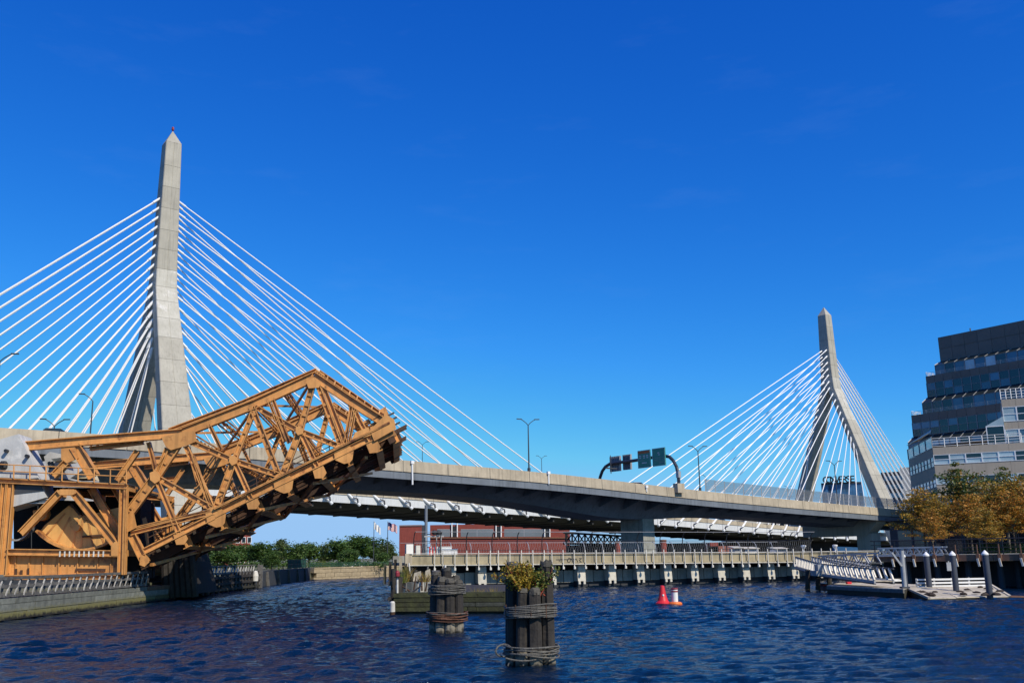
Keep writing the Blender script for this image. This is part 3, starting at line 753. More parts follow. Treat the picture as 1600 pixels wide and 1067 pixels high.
for i in range(9):
    a0, a1 = math.radians(5 + i * 12), math.radians(17 + i * 12)
    rg.beam(A(22 + 27 * math.cos(a0), 812 + 32 * math.sin(a0), -.4), A(22 + 27 * math.cos(a1), 812 + 32 * math.sin(a1), -.4), .7, .1, side=NA)
tp_('curved_rack', rg, 'galv')
tp_('rack_guide', MB().tube(A(62, 803, -.2), A(62, 803, -.9), .42, n=12).beam(A(50, 803, -.4), A(68, 800, -.4), .4, .5, side=NA), 'orange')
for o_ in list(truss):                    # the far truss repeats every part of the near one
    c = o_.copy(); COL.objects.link(c); c.parent = leaf; c.location = W
# floor between the trusses
pl, pr_ = A(224, 862), A(613, 669)
AX = (pr_ - pl).normalized(); VX = AX.cross(W.normalized()); VX = VX if VX.z > 0 else -VX
WX = W.normalized(); WL = W.length; LL = (pr_ - pl).length
def FP(a, w, v): return pl + AX * a + WX * w + VX * v
for x, y in ((282, 836), (336, 803), (397, 783), (441, 750), (498, 737), (535, 703), (586, 690), (608, 668)):
    a = (A(x, y) - pl).dot(AX)
    sub(MB().beam(FP(a, .3, -.6), FP(a, WL - .1, -.6), .12, .75, side=AX).beam(FP(a, .3, -.24), FP(a, WL - .1, -.24), .5, .07, side=AX).beam(FP(a, .3, -1.0), FP(a, WL - .1, -1.0), .5, .07, side=AX).build('floor_beam', 'orange_rust', leaf, LO), LO)
    for k in range(5):
        w = 1.2 + (WL - 2.4) * k / 4
        MB().beam(FP(a + .1, w, -.95), FP(a + .1, w, -.28), .08, .4, side=WX).build('stiffener', 'orange_rust', leaf, LO)
for f in (.14, .26, .38, .62, .74, .86):
    MB().hmember(FP(-1, WL * f, -.55), FP(LL + .4, WL * f, -.55), .6, .3, WX).build('stringer', 'rust', leaf, LO)
tie_me = {}
nt_ = int(LL / .66)
for tr in (.26, .74):
    for i in range(nt_):
        if 'm' not in tie_me: tie_me['m'] = MB().box((0, 0, 0), 1, 1, 1).mesh('tie', 'tie')
        inst('tie', tie_me['m'], leaf, frame(FP(.4 + i * .66, WL * tr, -.12), AX * .24, WX * 2.9 * (1 + .03 * (i % 3)), VX * .22))
    for g in (-.75, .75):
        MB().beam(FP(-.5, WL * tr + g, .08), FP(LL + 1.2, WL * tr + g, .08), .1, .16, side=WX).build('rail', 'rust', leaf, LO)
for a in range(0, int(LL) - 3, 4):
    MB().beam(FP(a, .6, -.95), FP(a + 4, WL - .6, -.95), .22, .2).build('lateral_brace', 'orange_rust', leaf, LO)
    MB().beam(FP(a + 4, .6, -.97), FP(a, WL - .6, -.97), .22, .2).build('lateral_brace', 'orange_rust', leaf, LO)
def laced(p, q, up, h=.5, name='laced_strut', m='orange_rust'):
    p, q = V(p), V(q); n_ = max(3, int((q - p).length / (h * 1.3))); mb = MB()
    for s in (-1, 1):
        for k in (-1, 1): mb.beam(p + up * s * h / 2 + AX * k * .18, q + up * s * h / 2 + AX * k * .18, .09, .09)
    for i in range(n_):
        s = 1 if i % 2 else -1
        mb.beam(lerp(p, q, i / n_) + up * s * h / 2, lerp(p, q, (i + 1) / n_) - up * s * h / 2, .06, .08)
    mb.build(name, m, leaf, LO)
tops = [A(285, 676, -.3), A(341, 655, -.3), A(398, 632, -.3), A(445, 611, -.3), A(490, 587, -.3)]
for p in tops: laced(p, p + W, VX, .55)
for p, q in zip(tops[::2], tops[2::2]):
    for a, b in ((p, q + W), (q, p + W)): MB().beam(a, b, .16, .16).build('lateral_brace', 'orange_rust', leaf, LO)
for p in (A(469, 674), A(366, 720)): laced(p, p + W, VX, .4)
for p in (A(548, 627), A(600, 657)): MB().hmember(p, p + W, .45, .5, AX).build('cross_strut', 'orange_rust', leaf, LO)
# counterweight and machine house
cw = [A(x, y, .9) for x, y in ((-62, 708), (37, 680.5), (66, 742), (80, 778), (13, 797), (-60, 764))]
sub(MB().prism(cw, W * .16).build('counterweight', 'counterweight', leaf, LO), LO)
sub(MB().prism([p + W * .8 for p in cw], W * .2).build('counterweight', 'counterweight', leaf, LO), LO)
for x, y in ((20, 707), (14, 730), (52, 715)): MB().tube(A(x, y, .9), A(x, y, 1.25), .12).build('lifting_eye', 'black_steel', leaf, LO)
MB().prism([A(x, y, .95) for x, y in ((3, 754), (68, 748), (76, 768), (6, 776))], NA * .04).build('shadow_sheet', 'dark_steel', leaf, LO)  # dark sheet paints the shadow under the platform onto the counterweight
mh = sub(MB().prism([A(x, y, -2.2) for x, y in ((50, 708), (60, 700), (78, 704), (86, 744), (60, 744))], NA * 2).build('machine_house', 'house_grey', leaf, LO), LO)
wf = MB()
for i in range(2):
    for j in range(2):
        x, y = 56.5 + i * 5 + j * 1.6, 716 + j * 6.5
        MB().prism([A(x + a, y + b, -2.15) for a, b in ((0, .6), (4, -.6), (5.2, 4.6), (1.2, 5.6))], NA * .05).build('window_pane', 'glass_dark', mh, LO)
MB().prism([A(x, y, -1.6) for x, y in ((97, 744), (120, 729), (126, 744))], NA * 2.5).build('cover_sheet', 'cream', leaf, LO)
MB().prism([A(x, y, -1.2) for x, y in ((70, 714), (92, 711), (92, 715), (74, 718))], NA * 2.5).build('roof_sheet', 'cream', leaf, LO)

# fixed frame that carries the leaf
fr = thing('support_frame', tuple(A(100, 895, .9)), 'orange steel support frame with railed platform under the rear of the raised truss', 'support frame')
FO = origin(fr)
def fp(name, mb, m='orange'): return mb.build(name, m, fr, FO)
fo = .95
for back in (0, 1):
    B_ = W * back * .93
    def a_(x, y, o=fo): return A(x, y, o) + B_
    for (p, q, h) in (((27, 756), (15.5, 897), .42), ((17, 757), (5, 897), .34), ((198.5, 763), (195, 897), .34), ((204, 763), (201, 897), .16)):
        fp('column', MB().hmember(a_(*p), a_(*q), h, .5, NA))
    fp('platform_beam', MB().hmember(a_(8, 752.5), a_(206, 762), .34, .6, NA))
    fp('brace_leg', MB().hmember(a_(103, 770), a_(42, 834), .46, .45, NA)); fp('brace_leg', MB().hmember(a_(122, 770), a_(188, 852), .46, .45, NA))
    fp('brace_head', MB().prism([a_(x, y, fo + .25) for x, y in ((98, 769), (104, 766), (124, 766), (130, 771), (122, 775), (103, 775))], NA * .45))
    fp('lower_beam', MB().hmember(a_(20, 862), a_(192, 864.5), .42, .5, NA))
    fp('brace_plate', MB().prism([a_(x, y, fo + .28) for x, y in ((182, 868), (182, 852), (188, 846), (192, 848), (192, 868))], NA * .08))
    # plate girder wall at the foot, with stiffeners
    fp('foot_plate', MB().prism([a_(x, y, fo - .25) for x, y in ((17, 866), (194, 868), (194, 905), (15, 905))], NA * .1), 'orange_rust')
    for x in (31, 52, 73, 98, 127, 158, 178):
        fp('stiffener', MB().beam(a_(x + .4, 868.5, fo - .22), a_(x, 905, fo - .22), .12, .07, side=NA), 'orange_rust')
    for x, h_ in ((19, 14), (31.5, 17), (40, 15), (51, 18)):
        fp('slot', MB().beam(a_(x + .4, 905 - h_, fo - .2), a_(x, 903, fo - .2), .1, .13, side=NA), 'rust')
    fp('foot_slot', MB().beam(a_(124, 889.5, fo - .2), a_(170, 890, fo - .2), .1, .18, side=NA), 'rust')
    fp('foot_ledge', MB().hmember(a_(17, 901), a_(194, 900.5), .3, .6, NA), 'orange_rust')
for k in range(10): fp('marker_strip', MB().beam(A(104 + k * 7.4, 861, fo + .3), A(103.6 + k * 7.4, 869.5, fo + .3), .03, .09, side=NA), 'white_old')
for x, y in ((16, 757), (200, 763), (15, 862), (196, 864), (110, 768)): fp('cross_beam', MB().hmember(A(x, y, fo), A(x, y, fo) + W * .93, .4, .4, Z))
plk = MB().prism([A(x, y, fo + .1) for x, y in ((8, 747.5), (207, 757), (207, 758.5), (8, 749))], NA * 2.0)
fp('platform', plk, 'dark_steel')
for i in range(9):
    x = 9 + i * 24.6; y0 = lerp(749, 758, i / 8)
    fp('railing_post', MB().tube(A(x, y0, fo + .4), A(x + .6, y0 - 21.5, fo + .4), .045, n=6))
for dy in (-21, -11): fp('railing_rail', MB().tube(A(9, 749 + dy, fo + .4), A(207, 758 + dy, fo + .4), .04, n=6))
fp('small_beam', MB().hmember(A(28, 785, fo - .5), A(88, 783, fo - .5), .3, .5, NA), 'galv')
for x in (12, 15): fp('signal_lamp', MB().lathe(A(x, 735, fo), [(.1, 0), (.22, .1), (.22, .4), (.1, .55)], 10), 'black_steel')
fp('hoist_cable', MB().tube(A(64, 757, fo - .4), A(64, 800, fo - .4), .03, n=5).tube(A(54, 806, fo - .4), A(54, 862, fo - .4), .03, n=5), 'black_steel')
fp('machinery_wall', MB().prism([A(x, y, -5.5) for x, y in ((-30, 772), (206, 778), (206, 905), (-30, 905))], NA * .6), 'shade_dark_steel')  # wall, roof and side coloured near-black for the shade behind the frame
fp('machinery_roof', MB().prism([A(x, y, -1.2) for x, y in ((-30, 756), (206, 762), (206, 766), (-30, 761))], NA * 6), 'shade_dark_steel')
fp('machinery_side', MB().prism([A(x, y, -2.2) for x, y in ((150, 772), (206, 774), (206, 905), (150, 905))], NA * 3), 'shade_dark_steel')
# concrete footing behind the fender
ft = MB().prism([A(-60, 905, 1.6), A(-60, 950, 1.6), A(178, 950, 1.6), A(178, 905, 1.6)], W * 1.12 + NA * 1.2)
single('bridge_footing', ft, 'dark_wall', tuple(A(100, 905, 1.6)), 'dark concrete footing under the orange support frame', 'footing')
# abutment mass and piles under the leaf's heel
MB_ = MB()
hb = thing('heel_pier', tuple(A(240, 910, -1)), 'dark heel pier in the shadow below the raised truss', 'pier')
MB().prism([A(205, 835, -9), A(238, 835, -9), A(262, 935, -9), A(205, 945, -9)], W * .6).build('pier_wall', 'shade_dark_steel', hb)  # shade below the leaf is painted in as near-black
for i in range(6): MB().tube(A(214 + i * 10, 940, -8), A(212 + i * 9, 860, -8), .3).build('pile', 'dark_timber', hb)
MB().hmember(A(205, 868, -8), A(262, 872, -8), .5, .5, NA).build('cap_beam', 'shade_dark_steel', hb)

# ------------------------------------------------------------------ timber fender along the left side of the channel
FX = -26.0
fd = thing('timber_fender', (FX, 58, 0), 'long weathered timber fender with a slatted rail along the near left channel edge', 'fender')
LEN0, LEN1 = 40.0, 75.5
for r, (z0, z1) in enumerate(((.02, .40), (.42, .80), (.82, 1.08))):
    y = LEN0
    while y < LEN1 - (0 if r < 2 else 6):
        L = random.uniform(5.2, 7.4); e = min(y + L, LEN1)
        m = 'fender_rusty' if y > 68 else 'fender_timber'
        MB().box((FX + random.uniform(-.02, .02), (y + e) / 2, (z0 + z1) / 2), .32, e - y - .05, z1 - z0).build('waler', m, fd)
        y = e
    MB().box((FX - .3, (LEN0 + LEN1) / 2, .5), .2, LEN1 - LEN0, 1.0).build('backing', 'dark_timber', fd) if r == 0 else None
for k in range(18): MB().tube((FX - .15, LEN0 + .6 + k * 2.05, -.8), (FX - .15, LEN0 + .6 + k * 2.05, .1), .2).build('pile', 'dark_timber', fd)
for z in (1.22, 1.68, 2.08):
    y = LEN0
    while y < 69.5:
        e = min(y + random.uniform(4.5, 6.5), 69.5)
        MB().beam((FX, y + .02, z), (FX, e - .02, z), .09, .15, side=(1, 0, 0)).build('rail', 'grey_timber', fd); y = e
pst = MB().box((0, 0, 0), .08, .09, 1.05).mesh('post', 'grey_timber')
slat = MB().beam((.07, -.30, -.42), (.03, .22, .34), .05, .085, side=(1, 0, 0)).mesh('slat', 'slat_grey')
for k in range(33):
    y = LEN0 + .4 + k * .9
    inst('post', pst, fd, Matrix.Translation((FX - .12, y, 1.6)))
    inst('slat', slat, fd, Matrix.Translation((FX - .02, y + .35, 1.62)) @ Matrix.Rotation(random.uniform(-.1, .1), 4, 'X'))
dk = MB()
tag(MB().prism([(FX - .4, 30, .95), (FX - .4, 76, .95), (-27.7, 76, .95), (-27.7, 30, .95)], (0, 0, .12)).build('dock_apron', 'dark_timber'), 'concrete apron behind the timber fender', kind='structure')

ff = thing('dark_fender', (-26.3, 90, 0), 'dark open pile fender beyond the orange bridge with planked far end', 'fender')
for k in range(16):
    y = 77 + k * 1.55
    MB().tube((-26.4 + .02 * k * -1, y, -1), (-26.4 - .02 * k, y, 1.55), .17).build('pile', 'dark_timber', ff)
for z in (.25, .75, 1.3): MB().box((-26.35, 89, z), .2, 25, .2).build('waler', 'dark_timber', ff)
for r in range(7):
    for j in range(3):
        MB().box((-26.45 - .05 * j, 90.5 + j * 3.6, .2 + r * .22), .12, 3.55, .19).build('plank', 'dark_timber' if j == 0 else 'grey_timber', ff)
for k in range(9): MB().box((-26.36, 91.5 + k * 1.2, .85), .1, .16, 1.7).build('batten', 'dark_timber', ff)
slat2 = MB().beam((0, -.2, 0), (0, .22, .42), .06, .2, side=(1, 0, 0)).mesh('slat', 'slat_grey')
for k in range(17):
    inst('slat', slat2, ff, Matrix.Translation((-26.5, 84.5 + k * .95, 1.72)))
    if k % 3 == 0: MB().box((-26.55, 84.5 + k * .95, 1.95), .1, .12, .8).build('post', 'dark_timber', ff)
for z in (1.7, 2.3): MB().box((-26.55, 92.3, z), .08, 16.6, .1).build('rail', 'grey_timber', ff)
MB().lathe((-26.1, 99, .75), [(.05, -.1), (.28, 0), (.3, .5), (.22, .9), (.05, 1.0)], 12).build('fender_buoy', 'white_old', ff)
MB().box((-26.5, 102.3, 1.1), .5, .3, 2.4).build('corner_post', 'grey_timber', ff)

# ------------------------------------------------------------------ concrete walkway on piers, right of the channel
WD_ = V((29.1, 9.6, 0)).normalized(); WN = V((WD_.y, -WD_.x, 0))      # along the walkway; across it towards the camera
W0 = V((-3.1, 85.2, 0))
wk = thing('river_walkway', tuple(W0), 'long tan concrete walkway on pale piers across the water, with curved fence posts', 'walkway')
WO = origin(wk)
def wx(px, py): h = hit(px, py, W0, WN); return (h - W0).dot(WD_), h.z
def WP(a, e, z): return W0 + WD_ * a + WN * e + Z * z
a0, za0 = wx(640, 866); a1, za1 = wx(1372, 861)
z_top = lambda a: table([wx(660, 866.5), wx(1240, 863.5), wx(1372, 861.5)], a)
z_bot = lambda a: table([wx(660, 884.5), wx(1240, 878.5), wx(1372, 876)], a)
n_ = int((a1 - a0) / 2.9)
for i in range(n_):
    a, b = lerp(a0, a1, i / n_) + .02, lerp(a0, a1, (i + 1) / n_) - .02
    MB().hexa([WP(a, 0, z_bot(a) + .2), WP(b, 0, z_bot(b) + .2), WP(b, -.2, z_bot(b) + .2), WP(a, -.2, z_bot(a) + .2), WP(a, 0, z_top(a)), WP(b, 0, z_top(b)), WP(b, -.2, z_top(b)), WP(a, -.2, z_top(a))]).build('parapet_panel', 'walk_concrete', wk)
    MB().hexa([WP(a, .14, z_bot(a)), WP(b, .14, z_bot(b)), WP(b, -.3, z_bot(b)), WP(a, -.3, z_bot(a)), WP(a, .14, z_bot(a) + .198), WP(b, .14, z_bot(b) + .198), WP(b, -.3, z_bot(b) + .198), WP(a, -.3, z_bot(a) + .198)]).build('kerb_beam', 'walk_concrete', wk)
ws = list(np.linspace(a0, a1, 24))
deck_w = MB().loft([[WP(a, -.3, z_bot(a) + .05), WP(a, -.3, z_bot(a) + .3), WP(a, -7.5, z_bot(a) + .3), WP(a, -7.5, z_bot(a) + .05)] for a in ws])
deck_w.build('walkway_deck', 'wall_concrete', wk)
MB().loft([[WP(a, -7.2, z_bot(a) + .3), WP(a, -7.2, z_bot(a) + .9), WP(a, -7.5, z_bot(a) + .9), WP(a, -7.5, z_bot(a) + .3)] for a in ws]).build('back_kerb', 'wall_concrete', wk)
for dz, r in ((.02, .035), (-.95, .03)):
    for i in range(n_):
        a, b = lerp(a0, a1, i / n_), lerp(a0, a1, (i + 1) / n_)
        MB().tube(WP(a, .18, z_top(a) + dz + .06), WP(b, .18, z_top(b) + dz + .06), r, n=5).build('handrail', 'white_old', wk)
a = wx(678, 875)[0]; i = 0
foot = MB().box((0, 0, .55), .07, .07, 1.5).box((0, .03, -.25), .16, .2, .22).mesh('rail_post', 'white_old')
while a < a1 - 3:
    inst('rail_post', foot, wk, frame(WP(a, .24, z_bot(a)), WD_, WN, Z)); a += 1.06 if i % 5 else .72; i += 1
# wall panels under the deck, dark beam, pier heads
pa = [wx(x, 900)[0] for x in (708, 756, 812, 866, 912, 960, 1005, 1048, 1090, 1132, 1171, 1210, 1248, 1285, 1320)]
for a, b in zip(pa, pa[1:]):
    m = (a + b) / 2
    for s, e in ((a + .45, m - .03), (m + .03, b - .45)):
        MB().box(WP((s + e) / 2, -1.5, .92), e - s, .3, random.choice((1.0, .95, 1.05)), WD_).build('wall_panel', 'wall_concrete', wk)
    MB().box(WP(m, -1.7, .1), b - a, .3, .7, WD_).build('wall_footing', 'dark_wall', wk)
pm_ = MB()
pm_.hexa([(-.38, -.9, -.12), (.38, -.9, -.12), (.38, .2, -.12), (-.38, .2, -.12), (-.38, -.9, .78), (.38, -.9, .78), (.38, .1, .78), (-.38, .1, .78)])
pm_.box((0, -.3, 1.1), .7, 1.0, .62)
ph = pm_.mesh('pier_head', 'pier_white')
pf = MB().box((0, .14, -.25), .2, .2, .26).mesh('pier_foot', 'pier_white')
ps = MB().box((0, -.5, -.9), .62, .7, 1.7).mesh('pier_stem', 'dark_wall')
for a in pa:
    f = frame(WP(a, -.62, .62), WD_, WN, Z)
    inst('pier_head', ph, wk, f); inst('pier_foot', pf, wk, f @ Matrix.Translation((-.24, 0, 0))); inst('pier_foot', pf, wk, f @ Matrix.Translation((.24, 0, 0))); inst('pier_stem', ps, wk, f)
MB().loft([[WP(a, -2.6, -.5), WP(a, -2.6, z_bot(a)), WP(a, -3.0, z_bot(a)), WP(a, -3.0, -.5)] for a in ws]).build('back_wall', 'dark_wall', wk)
# curved chain-link fences on both sides of the path
def arc_post(h, lean, r=.045):
    pts = [V((0, 0, 0)), V((0, 0, h * .62))] + [V((0, lean * (1 - math.cos(t)) , h * .62 + h * .38 * math.sin(t))) for t in (.4, .8, 1.2, 1.5)]
    return MB().pipe(pts, r, 5)
fpm = arc_post(2.55, .85).mesh('fence_post', 'black_steel')
fpb = arc_post(1.75, -.8, .035).mesh('fence_post', 'galv')
a = wx(651, 860)[0]
tops_ = []
while a < a1 - 6:
    inst('fence_post', fpm, wk, frame(WP(a, -1.2, z_bot(a) + .35), WD_, WN, Z)); tops_.append(a); a += 2.35
b = wx(700, 860)[0]
while b < a1 - 8:
    inst('fence_post', fpb, wk, frame(WP(b, -6.2, z_bot(b) + .35), WD_, WN, Z)); b += 1.9
for s, e in zip(tops_, tops_[1:]):
    for dz, e_ in ((2.88, -.4), (2.1, -1.2), (1.3, -1.2)):
        MB().tube(WP(s, e_, z_bot(s) + dz), WP(e, e_, z_bot(e) + dz), .022, n=4).build('fence_wire', 'galv' if dz > 2.5 else 'black_steel', wk)
    MB().tube(WP(s, -6.9, z_bot(s) + 2.05), WP(e, -6.9, z_bot(e) + 2.05), .02, n=4).build('fence_wire', 'galv', wk)
w = MB()
for s, e in zip(tops_, tops_[1:]):
    for k in range(10):
        w.beam(WP(lerp(s, e, k / 10), -1.2, z_bot(s) + .5), WP(lerp(s, e, (k + 1.6) / 10), -1.2, z_bot(e) + 2.1), .008, .008)
        w.beam(WP(lerp(s, e, (k + 1.6) / 10), -1.2, z_bot(s) + .5), WP(lerp(s, e, k / 10), -1.2, z_bot(e) + 2.1), .008, .008)
tag(w.build('chain_link', 'galv', wk), kind='stuff')
# graffiti on one parapet panel, cut as thin strokes
gr = MB()
for pts in (((886, 875), (889, 871), (893, 873), (890, 878), (886, 877)), ((896, 872), (896, 878), (900, 872), (903, 878)), ((905, 872), (909, 872), (905, 875), (909, 878), (905, 878)), ((869, 874), (892, 873.5)), ((874, 874), (874, 877)), ((887, 874), (887, 877))):
    gr.pipe([hit(x, y, W0 + WN * .012, WN) for x, y in pts], .03, 4)
gr.build('graffiti', 'dark_steel', wk)
# sheet steel corner at the channel end
sc = MB().prism([WP(a0 - .4, .12, z_bot(a0)), WP(a0 + .2, .12, z_bot(a0)), WP(a0 + .2, .12, z_top(a0) + .1), WP(a0 - .4, .12, z_top(a0) + .1)], WN * -.3)
sc.build('corner_post', 'tan_concrete', wk)
for k in range(4): MB().beam(WP(a0 - .7 - .35 * k, -.3 - .5 * k, .6), WP(a0 - .7 - .35 * k, -.3 - .5 * k, z_top(a0) - .15 - .2 * k), .22, .12).build('end_plank', random.choice(('plank', 'moss_timber_grey', 'dark_timber')), wk)

# things standing on the walkway
def wbox(name, x, y, dx, dz, e, m, label, cat, lid=True):
    a, z = wx(x, y); p = WP(a, e, z_bot(a) + .35)
    o = single(name, MB().box(p + Z * dz / 2, dx, .6, dz, WD_), m, tuple(p), label, cat)
    if lid:
        MB().box(p + Z * (dz + .03), dx + .08, .68, .06, WD_).build('lid', m, o)
        MB().box(p + Z * dz * .55 + WN * .31, dx * .8, .02, dz * .7, WD_).build('door', m, o)
        MB().box(p + Z * .05 + WN * .02, dx * .9, .62, .1, WD_).build('plinth', 'dark_steel', o)
    return o
wbox('utility_cabinet', 703, 862, 1.3, 1.25, -2.2, 'white_steel', 'large white utility cabinet behind the parapet of the walkway', 'cabinet')
wbox('utility_cabinet', 719, 863, .5, 1.05, -2.2, 'white_steel', 'small white utility cabinet beside the larger one on the walkway', 'cabinet')
sg = wbox('white_board', 641.5, 863, .6, 1.5, -.6, 'white', 'white notice board at the channel end of the walkway', 'sign', False)
wbox('white_board', 656, 863, .36, 1.4, -.9, 'white_old', 'narrow pale notice board just inside the walkway end', 'sign', False)
gt = thing('portal_frame', tuple(WP(wx(672, 866)[0], -1.6, 2.3)), 'galvanised portal frame carrying two cameras over the walkway', 'portal frame')
for x in (672, 696): MB().tube(WP(wx(x, 866)[0], -1.6, 2.3), WP(wx(x, 866)[0], -1.6, wx(x, 837)[1]), .07, n=8).build('leg', 'galv', gt)
MB().box(WP((wx(672, 837)[0] + wx(698, 837)[0]) / 2, -1.6, wx(684, 837)[1]), 1.75, .12, .12, WD_).build('beam', 'galv', gt)
MB().tube(WP(wx(689, 866)[0], -1.6, 2.3), WP(wx(689, 866)[0], -1.6, wx(689, 833)[1]), .05).build('mast', 'galv', gt)
for x in (685, 692): MB().lathe(WP(wx(x, 834)[0], -1.5, wx(x, 835)[1]), [(.06, 0), (.2, .08), (.22, .3), (.12, .42)], 12).build('camera_dome', 'black_steel', gt)
rb = thing('warning_barrier', tuple(WP(wx(684, 866)[0], -1.9, 2.3)), 'red and white striped warning barrier under the portal frame', 'barrier')
for k in range(6): MB().box(WP(wx(679.5, 860)[0] + k * .13, -1.9, 3.25), .12, .06, .9, WD_).build('stripe', ('red', 'white')[k % 2], rb)
MB().box(WP(wx(683, 866)[0], -1.9, 2.55), .8, .3, .5, WD_).build('base', 'white_old', rb)
for i, x in enumerate((1275, 1325)):
    a = wx(x, 860)[0]
    t_ = thing('path_light', tuple(WP(a, -2, 2.1)), ('white funnel shaped path light on the walkway above the near gangway', 'white funnel shaped path light nearer the round bridge pier')[i], 'light', 'funnel path lights on the walkway')
    MB().tube(WP(a, -2, 2.1), WP(a, -2, 3.0), .05).build('stem', 'white', t_)
    MB().lathe(WP(a, -2, 2.95), [(.06, 0), (.26, .3), (.26, .42), (.05, .45)], 12).build('shade', 'white', t_)

# ------------------------------------------------------------------ ruined timber pier in the channel mouth
rn = thing('ruined_pier', (-3.5, 51, 0), 'low mossy timber pier ruin with a plank front, old stubs and dry weeds', 'pier')
RF = V((-6.3, 51.2, 0)); RE = V((-.55, 49.9, 0)); rd = (RE - RF).normalized(); rnn = V((rd.y, -rd.x, 0))
zt = 1.0
rows = [(.80, 1.0), (.56, .78), (.34, .54), (.10, .32)]
for z0, z1 in rows:
    cuts = sorted([0, 1] + [random.uniform(.2, .8) for _ in range(2)])
    for s, e in zip(cuts, cuts[1:]):
        if e - s < .05: continue
        p, q = lerp(RF, RE, s), lerp(RF, RE, e)
        m = 'moss_timber_grey' if z0 == .34 and random.random() < .7 else 'moss_timber'
        MB().beam(p + rd * .015 + Z * (z0 + z1) / 2 + rnn * random.uniform(-.02, .03), q - rd * .015 + Z * (z0 + z1) / 2, .16, z1 - z0 - .01, side=rnn).build('plank', m, rn)
MB().beam(RF - rnn * .5 + Z * .98, RE - rnn * .5 + Z * .98, .8, .1, side=rnn).build('deck_board', 'moss_timber', rn)
MB().prism([RF - rnn * .12 - Z * .6, RE - rnn * .12 - Z * .6, RE - rnn * .12 + Z * .9, RF - rnn * .12 + Z * .9], -rnn * 2.5).build('core', 'dark_timber', rn)
for k in range(3): MB().tube(RE + rd * (.05 * k) - rnn * (.1 + .3 * k) - Z * 1, RE + rd * .05 * k - rnn * (.1 + .3 * k) + Z * (1.05 - .1 * k), .12).build('pile', 'moss_timber', rn)
for k in range(15):       # leaning piles along the channel side
    y = 51.6 + k * 1.25 + random.uniform(-.3, .3)
    x = -6.45 - .05 * k
    MB().tube((x, y, -1), (x + random.uniform(-.1, .3), y + random.uniform(-.3, .3), random.uniform(1.7, 2.25)), random.uniform(.12, .19), .12).build('pile', 'dark_timber', rn)
for z in (.7, 1.5): MB().box((-6.55, 60, z), .2, 17, .22).build('waler', 'dark_timber', rn)
MB().prism([(-6.2, 53.5, -.6), (-1.2, 53.5, -.6), (2.0, 66, -.6), (-6.6, 70, -.6)], (0, 0, 1.5)).build('rubble_core', 'dark_timber', rn)
rc = onz(655, 912, 1.35); rc = V((rc.x + .3, rc.y + 1.7, 0))
for k in range(14):       # ring of an old caisson
    t0, t1 = math.radians(180 + k * 180 / 14), math.radians(180 + (k + 1) * 180 / 14 - 1)
    f = lambda t, r, z: rc + V((r * math.cos(t), r * math.sin(t), z))
    MB().hexa([f(t0, 1.75, .9), f(t1, 1.75, .9), f(t1, 1.5, .9), f(t0, 1.5, .9), f(t0, 1.75, 1.45), f(t1, 1.75, 1.45), f(t1, 1.5, 1.45), f(t0, 1.5, 1.45)]).build('caisson_block', 'wall_concrete' if k % 3 else 'pier_white', rn)
MB().tube(rc + Z * .3, rc + Z * 1.3, 1.5, n=20).build('caisson_fill', 'dark_timber', rn)
for k in range(16):
    p = rc + V((random.uniform(-1.5, 1.3), random.uniform(-1.2, 1.2), 1.2)); h_ = random.uniform(.5, 1.3)
    MB().tube(p, p + V((random.uniform(-.12, .12), random.uniform(-.1, .1), h_)), random.uniform(.05, .14), .05, n=7).build('stub', random.choice(('dark_timber', 'rust', 'pile', 'white_old', 'grey_timber')), rn)
for (x, y, w_, h_) in ((652, 902, .5, .55), (668, 900, .35, .6), (675, 905, .35, .4)):
    p = at(x, y, rc.y - 1.3)
    MB().prism([p + V((-w_ / 2, 0, -.2)), p + V((w_ / 2, 0, -.2)), p + V((w_ / 3, 0, h_ - .2)), p + V((-w_ / 3, 0, h_ - .3))], (0, .3, 0)).build('stub', 'plank', rn)
for k in range(22):
    p = V((random.uniform(-6.2, -4.2), random.uniform(53, 58), 1.0)); q = p + V((random.uniform(-.7, .7), random.uniform(-.5, .5), random.uniform(.2, 1.0)))
    MB().tube(p, q, .06, .03, n=6).build('broken_branch', random.choice(('dark_timber', 'grey_timber', 'rust')), rn)
def tuft(c, n, h, spread, m, name, parent, leafy=False, seed=0):
    rs = random.Random(seed); mb = MB(); c = V(c)
    for i in range(n):
        b = c + V((rs.gauss(0, spread * .5), rs.gauss(0, spread * .5), 0)); t_ = b + V((rs.gauss(0, spread), rs.gauss(0, spread), h * rs.uniform(.5, 1.1)))
        s = V((rs.uniform(-1, 1), rs.uniform(-1, 1), 0)).normalized() * .018
        mb.add([b - s, b + s, t_], [(0, 1, 2)])
    return tag(mb.build(name, m, parent), kind='stuff')
for i, (x, y) in enumerate(((634, 905), (627, 903), (652, 903), (662, 903), (673, 904), (680, 903), (745, 929), (772, 928), (642, 908), (636, 893), (630, 896))):
    p = at(x, y, 51.0 if y > 920 else rc.y - random.uniform(.4, 1.6))
    tuft(p - Z * .25, 90, .65, .22, random.choice(('dry_grass', 'leaf_yellow', 'leaf_lime')), 'weed_tuft', rn, seed=i)
bl = thing('beacon_light', tuple(at(621.5, 926, 51.2)), 'red lantern on a thin white post at the corner of the ruined pier', 'light')
MB().tube(at(621, 926, 51.2), at(621, 901, 51.2), .05).build('post', 'white_old', bl)
MB().lathe(at(621, 900.5, 51.2), [(.06, 0), (.12, .02), (.12, .2), (.07, .28), (.02, .32)], 12).build('lantern', 'dark_red', bl)
MB().lathe(at(621, 901, 51.2), [(.16, -.03), (.18, 0), (.06, .02)], 12).build('collar', 'dark_timber', bl)
